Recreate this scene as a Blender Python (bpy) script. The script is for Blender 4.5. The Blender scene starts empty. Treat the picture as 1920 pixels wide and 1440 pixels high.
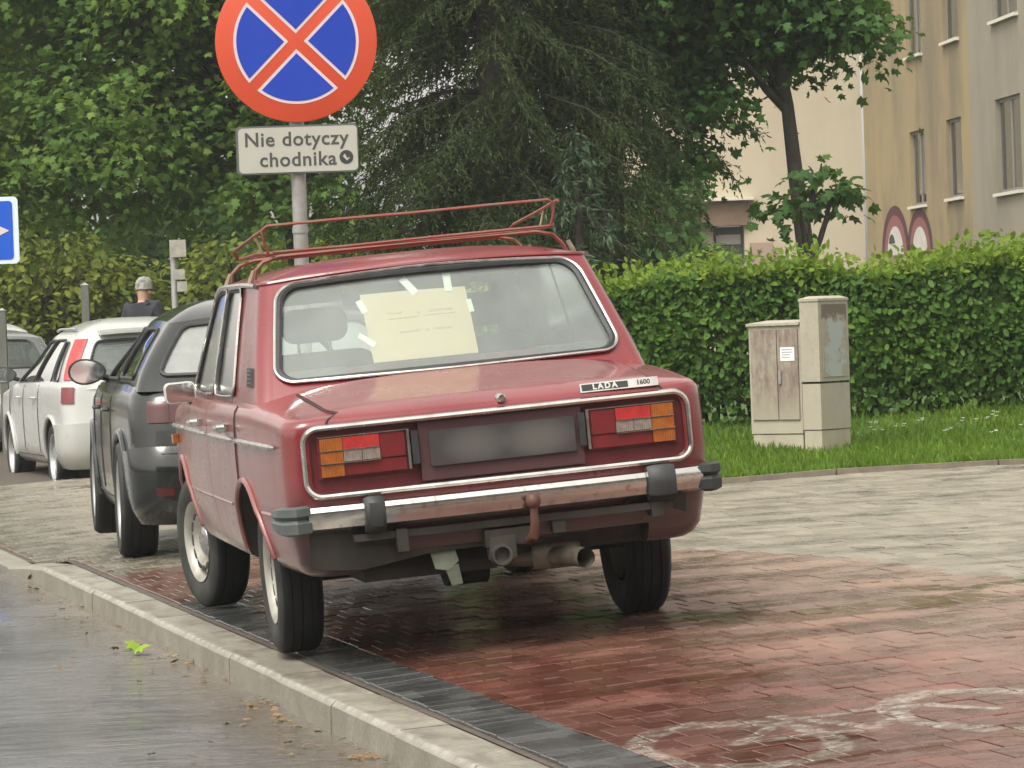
import bpy, bmesh, math, random
import numpy as np
from mathutils import Vector, Matrix

random.seed(7)
rng = np.random.default_rng(11)
R = math.radians
scene = bpy.context.scene
COL = scene.collection

# ------------------------------------------------------------------ camera, sky, sun, exposure
cam_data = bpy.data.cameras.new('camera')
cam = bpy.data.objects.new('camera', cam_data)
COL.objects.link(cam)
cam_data.sensor_width = 36.0
cam_data.lens = 36.0 * 6860.0 / 1920.0
cam_data.clip_start = 0.1
cam_data.clip_end = 900.0
CAM_H = 1.213
pitch = math.atan((720 - 614.4) / 6860.0)
cam.matrix_world = (Matrix.Translation((0, 0, CAM_H)) @ Matrix.Rotation(R(90) - pitch, 4, 'X') @ Matrix.Rotation(-0.0348, 4, 'Z'))
scene.camera = cam

world = bpy.data.worlds.new('World')
scene.world = world
world.use_nodes = True
wn = world.node_tree
for n in list(wn.nodes):
    wn.nodes.remove(n)
sky = wn.nodes.new('ShaderNodeTexSky')
sky.sky_type = 'NISHITA'
sky.sun_disc = False
SUN_EL, SUN_AZ = R(58), R(215)          # azimuth clockwise from +Y (behind the camera, to its left)
sky.sun_elevation = SUN_EL
sky.sun_rotation = SUN_AZ
sky.air_density = 1.6
sky.dust_density = 4.0
sky.ozone_density = 1.0
hs = wn.nodes.new('ShaderNodeHueSaturation')
hs.inputs['Saturation'].default_value = 0.04
tn = wn.nodes.new('ShaderNodeMix'); tn.data_type = 'RGBA'; tn.blend_type = 'MULTIPLY'; tn.inputs[0].default_value = 1.0; tn.inputs[7].default_value = (1.04, 1.0, 0.93, 1.0)
bg = wn.nodes.new('ShaderNodeBackground')
bg.inputs['Strength'].default_value = 0.15
wo = wn.nodes.new('ShaderNodeOutputWorld')
wn.links.new(sky.outputs[0], hs.inputs['Color'])
wn.links.new(hs.outputs[0], tn.inputs[6])
wn.links.new(tn.outputs[2], bg.inputs['Color'])
wn.links.new(bg.outputs[0], wo.inputs['Surface'])

sun_data = bpy.data.lights.new('sun', 'SUN')
sun_data.energy = 1.1
sun_data.angle = R(25)
sun_data.color = (1.0, 0.96, 0.90)
sun = bpy.data.objects.new('sun', sun_data)
COL.objects.link(sun)
sdir = Vector((math.sin(SUN_AZ) * math.cos(SUN_EL), math.cos(SUN_AZ) * math.cos(SUN_EL), math.sin(SUN_EL)))
sun.rotation_euler = sdir.to_track_quat('Z', 'Y').to_euler()

scene.view_settings.view_transform = 'Standard'
scene.view_settings.look = 'None'
scene.view_settings.exposure = 0.92
scene.view_settings.gamma = 1.0
scene.view_settings.use_curve_mapping = False
scene.render.engine = 'CYCLES'
scene.cycles.use_denoising = True
scene.cycles.max_bounces = 8
scene.cycles.diffuse_bounces = 3
scene.cycles.glossy_bounces = 3
scene.cycles.transparent_max_bounces = 12
scene.cycles.transmission_bounces = 4

# ------------------------------------------------------------------ helpers: objects
def meta(o, label=None, cat=None, group=None, kind=None):
    if label: o['label'] = label
    if cat: o['category'] = cat
    if group: o['group'] = group
    if kind: o['kind'] = kind
    return o

def empty(name, loc=(0, 0, 0), rz=0.0, parent=None, matrix=None):
    o = bpy.data.objects.new(name, None)
    COL.objects.link(o)
    o.empty_display_size = 0.2
    if matrix is not None:
        o.matrix_world = matrix
    else:
        o.location = loc
        o.rotation_euler = (0, 0, rz)
    if parent: o.parent = parent
    return o

def link_mesh(name, me, parent=None, loc=None, rot=None):
    o = bpy.data.objects.new(name, me)
    COL.objects.link(o)
    if parent: o.parent = parent
    if loc is not None: o.location = loc
    if rot is not None: o.rotation_euler = rot
    return o

def np_mesh(name, V, F, mats, smooth=True, mat_idx=None):
    """V (n,3), F (m,k) with one face size k."""
    me = bpy.data.meshes.new(name)
    V = np.asarray(V, np.float32); F = np.asarray(F, np.int32)
    m, k = F.shape
    me.vertices.add(len(V)); me.vertices.foreach_set('co', V.ravel())
    me.loops.add(m * k); me.loops.foreach_set('vertex_index', F.ravel())
    me.polygons.add(m)
    me.polygons.foreach_set('loop_start', np.arange(0, m * k, k, dtype=np.int32))
    if mat_idx is not None:
        me.polygons.foreach_set('material_index', np.asarray(mat_idx, np.int32))
    me.update(calc_edges=True)
    me.polygons.foreach_set('use_smooth', np.full(m, smooth, bool))
    for mt in (mats if isinstance(mats, (list, tuple)) else [mats]):
        me.materials.append(mt)
    me.validate()
    return me

class MB:
    """collects simple shapes and links them as one mesh object"""
    def __init__(s):
        s.v = []; s.f = []; s.m = []
    def add(s, verts, faces, mi=0):
        o = len(s.v)
        s.v += [tuple(map(float, p)) for p in verts]
        s.f += [tuple(o + i for i in f) for f in faces]
        s.m += [mi] * len(faces)
        return s
    def box(s, x0, x1, y0, y1, z0, z1, mi=0):
        return s.add([(x0, y0, z0), (x1, y0, z0), (x1, y1, z0), (x0, y1, z0), (x0, y0, z1), (x1, y0, z1), (x1, y1, z1), (x0, y1, z1)],
                     [(0, 3, 2, 1), (4, 5, 6, 7), (0, 1, 5, 4), (1, 2, 6, 5), (2, 3, 7, 6), (3, 0, 4, 7)], mi)
    def tube(s, pts, r, n=8, closed=False, mi=0, caps=True):
        pts = [Vector(p) for p in pts]
        k = len(pts)
        rs = r if isinstance(r, (list, tuple)) else [r] * k
        tang = []
        for i in range(k):
            a = pts[(i - 1) % k] if (closed or i > 0) else pts[i]
            b = pts[(i + 1) % k] if (closed or i < k - 1) else pts[i]
            t = (b - a)
            tang.append(t.normalized() if t.length > 1e-9 else Vector((0, 0, 1)))
        ref = Vector((0, 0, 1)) if abs(tang[0].z) < 0.9 else Vector((1, 0, 0))
        nrm = tang[0].cross(ref).normalized()
        vs = []
        for i in range(k):
            t = tang[i]
            nrm = (nrm - t * nrm.dot(t))
            nrm = nrm.normalized() if nrm.length > 1e-6 else t.orthogonal().normalized()
            bn = t.cross(nrm)
            for j in range(n):
                a = 2 * math.pi * j / n
                vs.append(pts[i] + (nrm * math.cos(a) + bn * math.sin(a)) * rs[i])
        fs = []
        for i in range(k if closed else k - 1):
            i2 = (i + 1) % k
            for j in range(n):
                j2 = (j + 1) % n
                fs.append((i * n + j, i * n + j2, i2 * n + j2, i2 * n + j))
        if not closed and caps:
            fs.append(tuple(range(n - 1, -1, -1)))
            fs.append(tuple((k - 1) * n + j for j in range(n)))
        return s.add(vs, fs, mi)
    def lathe(s, prof, axis='X', n=32, center=(0, 0, 0), mi=0, closed_prof=False):
        """prof: list of (radius, position along axis)"""
        k = len(prof); vs = []
        for j in range(n):
            a = 2 * math.pi * j / n
            c, sn = math.cos(a), math.sin(a)
            for (r, p) in prof:
                q = {'X': (p, r * c, r * sn), 'Y': (r * c, p, r * sn), 'Z': (r * c, r * sn, p)}[axis]
                vs.append((q[0] + center[0], q[1] + center[1], q[2] + center[2]))
        fs = []
        for j in range(n):
            j2 = (j + 1) % n
            for i in range(k if closed_prof else k - 1):
                i2 = (i + 1) % k
                fs.append((j * k + i, j2 * k + i, j2 * k + i2, j * k + i2))
        return s.add(vs, fs, mi)
    def poly_prism(s, pts2, y0, y1, mi=0):
        """pts2 (x,z) outline counter-clockwise seen from -Y; extruded from y0 (front) to y1"""
        n = len(pts2)
        vs = [(x, y0, z) for x, z in pts2] + [(x, y1, z) for x, z in pts2]
        fs = [tuple(range(n)), tuple(range(2 * n - 1, n - 1, -1))]
        for i in range(n):
            j = (i + 1) % n
            fs.append((j, i, n + i, n + j))
        return s.add(vs, fs, mi)
    def grid(s, fn, us, vs_, mi=0, flip=False):
        V = [fn(u, v) for v in vs_ for u in us]
        nu = len(us); fs = []
        for j in range(len(vs_) - 1):
            for i in range(nu - 1):
                a, b, c, d = j * nu + i, j * nu + i + 1, (j + 1) * nu + i + 1, (j + 1) * nu + i
                fs.append((a, d, c, b) if flip else (a, b, c, d))
        return s.add(V, fs, mi)
    def slab(s, fo, fi, us, vs_, mi=0):
        """closed thin slab between outer and inner grids"""
        nu, nv = len(us), len(vs_)
        V = [fo(u, v) for v in vs_ for u in us] + [fi(u, v) for v in vs_ for u in us]
        o = nu * nv; fs = []
        for j in range(nv - 1):
            for i in range(nu - 1):
                a, b, c, d = j * nu + i, j * nu + i + 1, (j + 1) * nu + i + 1, (j + 1) * nu + i
                fs.append((a, b, c, d)); fs.append((o + d, o + c, o + b, o + a))
        loop = [i for i in range(nu)] + [j * nu + nu - 1 for j in range(1, nv)] + [(nv - 1) * nu + i for i in range(nu - 2, -1, -1)] + [j * nu for j in range(nv - 2, 0, -1)]
        for a, b in zip(loop, loop[1:] + loop[:1]):
            fs.append((b, a, o + a, o + b))
        return s.add(V, fs, mi)
    def build(s, name, mats, parent=None, smooth=40, merge=None, loc=None, rot=None, bevel=None, recalc=True, subsurf=0):
        me = bpy.data.meshes.new(name)
        bm = bmesh.new()
        bv = [bm.verts.new(p) for p in s.v]
        for f, mi in zip(s.f, s.m):
            try:
                fc = bm.faces.new([bv[i] for i in f]); fc.material_index = mi
            except ValueError:
                pass
        if merge: bmesh.ops.remove_doubles(bm, verts=bm.verts, dist=merge)
        if bevel:
            es = [e for e in bm.edges if len(e.link_faces) == 2 and e.calc_face_angle(0) > R(35)]
            bmesh.ops.bevel(bm, geom=es, offset=bevel, segments=2, affect='EDGES', profile=0.5, clamp_overlap=True)
        if recalc: bmesh.ops.recalc_face_normals(bm, faces=bm.faces)
        bm.to_mesh(me); bm.free()
        for mt in (mats if isinstance(mats, (list, tuple)) else [mats]):
            me.materials.append(mt)
        if smooth:
            me.polygons.foreach_set('use_smooth', np.ones(len(me.polygons), bool))
            me.set_sharp_from_angle(angle=R(smooth))
        o = link_mesh(name, me, parent, loc, rot)
        if subsurf:
            sm = o.modifiers.new('subsurf', 'SUBSURF'); sm.levels = sm.render_levels = subsurf
        return o

def boolean_cut(o, cutter_mbs):
    """subtract closed shapes from o; the cutters carry the material index of the cut faces"""
    cutters = []
    for mb, mats in cutter_mbs:
        c = mb.build('cutter', mats)
        cutters.append(c)
        md = o.modifiers.new('cut', 'BOOLEAN')
        md.operation = 'DIFFERENCE'; md.solver = 'EXACT'; md.object = c
        md.material_mode = 'TRANSFER'
        if o.parent: c.parent = o.parent
    bpy.context.view_layer.update()
    dg = bpy.context.evaluated_depsgraph_get()
    me = bpy.data.meshes.new_from_object(o.evaluated_get(dg))
    o.modifiers.clear()
    old = o.data; o.data = me
    me.polygons.foreach_set('use_smooth', np.ones(len(me.polygons), bool))
    me.set_sharp_from_angle(angle=R(32))
    for c in cutters:
        bpy.data.objects.remove(c, do_unlink=True)
    bpy.data.meshes.remove(old)

def rrect(x0, x1, z0, z1, r, k=6):
    pts = []
    for cx, cz, a0 in ((x1 - r, z0 + r, -90), (x1 - r, z1 - r, 0), (x0 + r, z1 - r, 90), (x0 + r, z0 + r, 180)):
        for i in range(k + 1):
            a = R(a0 + 90 * i / k)
            pts.append((cx + r * math.cos(a), cz + r * math.sin(a)))
    return pts

def sstep(a, b, x):
    t = min(1, max(0, (x - a) / (b - a))); return t * t * (3 - 2 * t)

# ------------------------------------------------------------------ helpers: materials
class NT:
    def __init__(s, name):
        s.mat = bpy.data.materials.new(name); s.mat.use_nodes = True
        s.nt = s.mat.node_tree; s.nt.nodes.clear()
    def n(s, typ, ins=None, **kw):
        nd = s.nt.nodes.new('ShaderNode' + typ)
        for k, v in kw.items(): setattr(nd, k, v)
        for k, v in (ins or {}).items():
            sock = nd.inputs[k]
            if hasattr(v, 'is_output') or isinstance(v, bpy.types.NodeSocket): s.nt.links.new(v, sock)
            else: sock.default_value = v
        return nd
    def math(s, op, a, b=0.0, c=0.0, clamp=False):
        nd = s.n('Math', {0: a, 1: b, 2: c}, operation=op, use_clamp=clamp); return nd.outputs[0]
    def mix(s, fac, a, b):
        nd = s.nt.nodes.new('ShaderNodeMix'); nd.data_type = 'RGBA'
        for sock, v in ((nd.inputs[0], fac), (nd.inputs[6], a), (nd.inputs[7], b)):
            if isinstance(v, bpy.types.NodeSocket): s.nt.links.new(v, sock)
            else: sock.default_value = (*v, 1.0) if isinstance(v, tuple) and len(v) == 3 else v
        return nd.outputs[2]
    def ramp(s, fac, stops):
        nd = s.n('ValToRGB', {0: fac}); el = nd.color_ramp.elements
        while len(el) > 1: el.remove(el[-1])
        el[0].position = stops[0][0]; el[0].color = (*stops[0][1], 1)
        for p, c in stops[1:]:
            e = el.new(p); e.color = (*c, 1)
        return nd.outputs[0]
    def maprange(s, v, a, b, c, d):
        return s.n('MapRange', {0: v, 1: a, 2: b, 3: c, 4: d}).outputs[0]
    def noise(s, vec, scale, detail=4, rough=0.55, out=0):
        return s.n('TexNoise', {'Vector': vec, 'Scale': scale, 'Detail': detail, 'Roughness': rough}).outputs[out]
    def bump(s, h, strength=0.3, dist=0.01, normal=None):
        ins = {'Height': h, 'Strength': strength, 'Distance': dist}
        if normal is not None: ins['Normal'] = normal
        return s.n('Bump', ins).outputs[0]
    def out(s, sh):
        o = s.nt.nodes.new('ShaderNodeOutputMaterial'); s.nt.links.new(sh, o.inputs['Surface']); return s.mat
    def principled(s, **ins):
        names = {'col': 'Base Color', 'rough': 'Roughness', 'metal': 'Metallic', 'normal': 'Normal', 'coat': 'Coat Weight', 'coatr': 'Coat Roughness', 'spec': 'Specular IOR Level', 'trans': 'Transmission Weight', 'emis': 'Emission Color', 'emis_s': 'Emission Strength', 'coatn': 'Coat Normal', 'sheen': 'Sheen Weight'}
        d = {}
        for k, v in ins.items():
            if isinstance(v, tuple) and len(v) == 3: v = (*v, 1.0)
            d[names[k]] = v
        return s.n('BsdfPrincipled', d).outputs[0]
    def obj(s): return s.n('TexCoord').outputs['Object']
    def pos(s): return s.n('NewGeometry').outputs['Position']
    def sep(s, v): return s.n('SeparateXYZ', {0: v}).outputs

def simple(name, col, rough=0.5, metal=0.0, col2=None, scale=6.0, bump=0.0, bscale=60.0, coat=0.0, spec=0.5, lo=0.35, hi=0.7, rvar=0.0):
    m = NT(name); o = m.obj()
    c = col
    nz = m.noise(o, scale, 5, 0.6)
    if col2: c = m.mix(m.maprange(nz, lo, hi, 0, 1), col, col2)
    ins = dict(col=c, rough=rough, metal=metal, coat=coat, spec=spec)
    if rvar: ins['rough'] = m.maprange(m.noise(o, scale * 1.7, 4), 0.3, 0.7, rough - rvar, rough + rvar)
    if bump: ins['normal'] = m.bump(m.noise(o, bscale, 4), bump, 0.004)
    return m.out(m.principled(**ins))

def leaf_mat(name, stops, rough=0.6, trans=0.3, spec=0.15):
    m = NT(name)
    rnd = m.n('NewGeometry').outputs['Random Per Island']
    big = m.noise(m.pos(), 1.3, 3)
    f = m.math('ADD', m.math('MULTIPLY', rnd, 0.5), m.math('MULTIPLY', m.maprange(big, 0.3, 0.7, 0, 1), 0.5))
    c = m.ramp(f, stops)
    p = m.principled(col=c, rough=rough, spec=spec)
    t = m.n('BsdfTranslucent', {0: m.mix(0.4, c, (0.22, 0.30, 0.03))}).outputs[0]
    return m.out(m.n('MixShader', {0: trans, 1: p, 2: t}).outputs[0])

def glass_mat(name, tint=(0.75, 0.85, 0.82), dust_sheen=0.12, dust_sheen_col=(0.55, 0.58, 0.55), rough=0.03, refl=1.0):
    m = NT(name); o = m.obj()
    tr = m.n('BsdfTransparent', {0: (*tint, 1)}).outputs[0]
    df = m.n('BsdfDiffuse', {0: (*dust_sheen_col, 1)}).outputs[0]
    gl = m.n('BsdfGlossy', {0: (1, 1, 1, 1), 'Roughness': rough}).outputs[0]
    nz = m.maprange(m.noise(o, 3.5, 6, 0.7), 0.3, 0.75, dust_sheen * 0.82, dust_sheen * 1.22)
    a = m.n('MixShader', {0: nz, 1: tr, 2: df}).outputs[0]
    fr = m.n('Fresnel', {0: 1.5}).outputs[0]
    b = m.n('MixShader', {0: m.math('MULTIPLY', fr, refl, clamp=True), 1: a, 2: gl}).outputs[0]
    return m.out(b)

M = {}
M['black_rubber'] = simple('black_rubber', (0.018, 0.02, 0.021), 0.55, col2=(0.035, 0.037, 0.038), scale=14)
M['grey_rubber'] = simple('weathered_rubber', (0.06, 0.07, 0.07), 0.5, col2=(0.11, 0.125, 0.12), scale=9)
M['tyre'] = simple('tyre_rubber', (0.010, 0.011, 0.012), 0.7, col2=(0.018, 0.019, 0.020), scale=9, bump=0.15, bscale=90, spec=0.25)
M['tyre_wall'] = simple('tyre_sidewall_dusty', (0.026, 0.027, 0.026), 0.7, col2=(0.055, 0.054, 0.048), scale=10, spec=0.25)
M['chrome'] = simple('dull_chrome', (0.62, 0.60, 0.57), 0.22, 1.0, col2=(0.42, 0.38, 0.35), scale=11, rvar=0.1, lo=0.45, hi=0.75)
M['chrome_bumper'] = simple('pitted_chrome', (0.66, 0.65, 0.63), 0.18, 1.0, col2=(0.24, 0.20, 0.17), scale=26, rvar=0.08, lo=0.56, hi=0.72, bump=0.08, bscale=40)
M['steel_rim'] = simple('faded_steel_rim', (0.42, 0.41, 0.36), 0.42, 0.35, col2=(0.22, 0.19, 0.15), scale=9, lo=0.45, hi=0.8)
M['alloy'] = simple('alloy_rim', (0.45, 0.46, 0.47), 0.35, 0.6)
M['under'] = simple('underbody_dirt', (0.022, 0.021, 0.019), 0.8, col2=(0.05, 0.045, 0.037), scale=7)
M['under_dust'] = simple('underbody_dusty_steel', (0.026, 0.023, 0.019), 0.75, col2=(0.050, 0.043, 0.034), scale=8, bump=0.2, bscale=30)
M['rust'] = simple('rusty_steel', (0.13, 0.05, 0.03), 0.6, col2=(0.06, 0.03, 0.025), scale=30)
M['exhaust'] = simple('weathered_exhaust', (0.22, 0.195, 0.15), 0.55, 0.5, col2=(0.10, 0.085, 0.065), scale=16)
M['amber'] = simple('amber_lens', (0.36, 0.105, 0.012), 0.2, col2=(0.26, 0.068, 0.010), scale=30, coat=0.6)
M['red_lens'] = simple('red_lens', (0.46, 0.030, 0.030), 0.2, coat=0.6, col2=(0.34, 0.02, 0.022), scale=30)
M['dark_red_lens'] = simple('dark_red_lens', (0.17, 0.014, 0.018), 0.3, coat=0.4, col2=(0.12, 0.012, 0.015), scale=20)
M['smoked_red_lens'] = simple('smoked_red_lens', (0.060, 0.007, 0.008), 0.3, coat=0.2)
M['clear_lens'] = simple('clear_lens', (0.27, 0.225, 0.195), 0.22, coat=0.6, col2=(0.18, 0.13, 0.115), scale=40)
M['headliner'] = simple('interior_cloth', (0.35, 0.35, 0.33), 0.9)
M['seat_dark'] = simple('dark_seat_cloth', (0.05, 0.055, 0.055), 0.85, col2=(0.075, 0.08, 0.08), scale=12)
M['seat_red'] = simple('dusty_red_seat', (0.24, 0.085, 0.09), 0.8, col2=(0.17, 0.06, 0.065), scale=12)
M['interior'] = simple('dark_interior', (0.03, 0.03, 0.03), 0.8)
M['lada_glass'] = glass_mat('dusty_sky_sheen_glass', (0.90, 0.96, 0.93), 0.22, (0.62, 0.70, 0.66), refl=1.3)  # film mixes dust with window reflections painted as a pale tone
M['side_glass'] = glass_mat('side_window_glass', (0.75, 0.80, 0.74), 0.55, (0.54, 0.54, 0.45), refl=1.2, rough=0.14)  # pale film paints the reflected sky into these panes, along with dust
M['car_glass'] = glass_mat('tinted_car_glass', (0.45, 0.60, 0.58), 0.14, (0.55, 0.58, 0.57), refl=1.1)
M['hazy_glass'] = glass_mat('hazy_hatch_glass', (0.75, 0.8, 0.78), 0.42, (0.55, 0.57, 0.55), refl=1.3)
M['white_plastic'] = simple('off_white_plastic', (0.52, 0.52, 0.48), 0.4)
M['zinc'] = simple('galvanised_steel', (0.36, 0.36, 0.34), 0.5, 0.4, col2=(0.25, 0.245, 0.23), scale=12)

for k_ in ('amber', 'red_lens', 'clear_lens'):
    nt_ = M[k_].node_tree; pb = [q for q in nt_.nodes if q.type == 'BSDF_PRINCIPLED'][0]
    tc = nt_.nodes.new('ShaderNodeTexCoord'); wv = nt_.nodes.new('ShaderNodeTexWave'); wv.bands_direction = 'X'; wv.inputs['Scale'].default_value = 38.0
    bp = nt_.nodes.new('ShaderNodeBump'); bp.inputs['Strength'].default_value = 0.5; bp.inputs['Distance'].default_value = 0.004
    nt_.links.new(tc.outputs['Object'], wv.inputs['Vector']); nt_.links.new(wv.outputs['Fac'], bp.inputs['Height']); nt_.links.new(bp.outputs[0], pb.inputs['Normal'])

def car_paint(name, col, faded, dirt, z_dirt=0.42, rough=0.28, fade=0.6, flake=0.0, side_fade_sheen=0.0, rear_dirt_top_sheen=False):
    m = NT(name); o = m.obj(); x, y, z = m.sep(o)
    nz = m.noise(o, 2.4, 6, 0.65)
    nb = m.noise(o, 22, 4, 0.6)
    f = m.math('MULTIPLY', m.maprange(nz, 0.3, 0.72, 0.1, 1.0), fade)
    c = m.mix(f, col, faded)
    if side_fade_sheen:      # sun-bleached, chalky flanks, with sky reflection painted into their colour
        ax = m.math('ABSOLUTE', x)
        c = m.mix(m.math('MULTIPLY', m.maprange(ax, 0.70, 0.79, 0, 1), m.maprange(nz, 0.25, 0.65, side_fade_sheen * 0.6, side_fade_sheen)), c, (0.29, 0.125, 0.112))
    c = m.mix(m.maprange(nb, 0.62, 0.78, 0, 0.35), c, faded)
    if rear_dirt_top_sheen:      # up-facing panels: bleaching plus painted sky sheen; road dirt over the tail
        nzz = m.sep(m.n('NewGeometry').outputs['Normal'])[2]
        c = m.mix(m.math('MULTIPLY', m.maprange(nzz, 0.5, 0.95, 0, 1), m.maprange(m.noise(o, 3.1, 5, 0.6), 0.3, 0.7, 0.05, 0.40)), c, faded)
    dz = m.math('ADD', z, m.math('MULTIPLY', m.noise(o, 6, 5, 0.7), 0.25))
    if rear_dirt_top_sheen:
        dz = m.math('SUBTRACT', dz, m.maprange(y, -0.93, -0.80, 0.21, 0.0))
    c = m.mix(m.maprange(dz, z_dirt, z_dirt + 0.22, 0.85, 0.0), c, dirt)
    if rear_dirt_top_sheen:      # small rust blooms
        c = m.mix(m.maprange(m.noise(o, 7.5, 6, 0.7), 0.665, 0.70, 0, 0.8), c, (0.20, 0.075, 0.035))
    dr = m.n('TexVoronoi', {'Vector': o, 'Scale': 70.0}, feature='F1').outputs['Distance']
    drop = m.maprange(dr, 0.10, 0.32, 1.0, 0.0)
    nrm = m.bump(m.math('ADD', m.math('MULTIPLY', drop, m.maprange(m.noise(o, 9, 3), 0.45, 0.6, 0, 1)), m.math('MULTIPLY', m.noise(o, 4.5, 3), 1.6)), 0.13, 0.004)
    r = m.maprange(nz, 0.3, 0.7, rough * 0.8, rough * 1.6)
    return m.out(m.principled(col=c, rough=r, coat=0.6, coatr=0.08, coatn=nrm, spec=0.45, metal=flake))

M['red_paint'] = car_paint('faded_red_paint', (0.150, 0.008, 0.013), (0.27, 0.060, 0.058), (0.050, 0.040, 0.034), 0.36, 0.26, 0.26, side_fade_sheen=0.62, rear_dirt_top_sheen=True)
M['red_panel'] = simple('dark_red_panel', (0.10, 0.012, 0.017), 0.4, col2=(0.14, 0.022, 0.026), scale=9)
M['rack_red'] = simple('rusty_red_rack', (0.24, 0.055, 0.042), 0.6, col2=(0.19, 0.095, 0.06), scale=16, lo=0.42, hi=0.6)
M['rack_grey'] = simple('worn_rack_leg', (0.28, 0.24, 0.17), 0.6, col2=(0.20, 0.10, 0.07), scale=20)
M['dark_paint'] = car_paint('dark_grey_metallic_paint', (0.008, 0.010, 0.0095), (0.012, 0.014, 0.0135), (0.012, 0.012, 0.011), 0.22, 0.12, 0.4, flake=0.1)
M['white_paint'] = car_paint('cream_white_paint', (0.43, 0.44, 0.42), (0.40, 0.41, 0.38), (0.2, 0.19, 0.165), 0.24, 0.25, 0.4)
M['silver_paint'] = car_paint('silver_grey_paint', (0.22, 0.23, 0.23), (0.27, 0.28, 0.28), (0.10, 0.09, 0.08), 0.25, 0.25, 0.4, flake=0.3)

# ------------------------------------------------------------------ the lie of the land
K0 = np.array([-0.250, 10.447]); E_ = np.array([-0.2434, 0.9699]); N_ = np.array([0.9699, 0.2434])
def sl(x, y):
    d = np.array([x, y]) - K0
    return d @ N_, d @ E_
def xy(s, l):
    p = K0 + E_ * l + N_ * s
    return p[0], p[1]
def gs(s):
    return 0.29 * (1 - math.exp(-0.33 * max(s, 0.0)))
def pave_z(s, l):
    z = gs(s)
    return z - 0.11 * sstep(9.9, 11.7, l) * (1 - sstep(2.0, 6.0, s))
LAWN_Y = lambda x: 23.02 - 0.085 * x - 0.01 * max(0, x - 3)
def lawn_z(x, y):
    s, l = sl(x, y)
    t = max(0.0, y - LAWN_Y(x))
    return pave_z(s, l) + 0.012 + 0.021 * max(0.0, min(t, 4.6) - 1.5) ** 2 * (0.7 + 0.12 * min(max(x, 0), 5)) * 0.8

# ------------------------------------------------------------------ ground materials
def sl_coords(m):
    x, y, z = m.sep(m.pos())
    dx = m.math('SUBTRACT', x, K0[0]); dy = m.math('SUBTRACT', y, K0[1])
    s = m.math('ADD', m.math('MULTIPLY', dx, N_[0]), m.math('MULTIPLY', dy, N_[1]))
    l = m.math('ADD', m.math('MULTIPLY', dx, E_[0]), m.math('MULTIPLY', dy, E_[1]))
    return s, l

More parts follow.
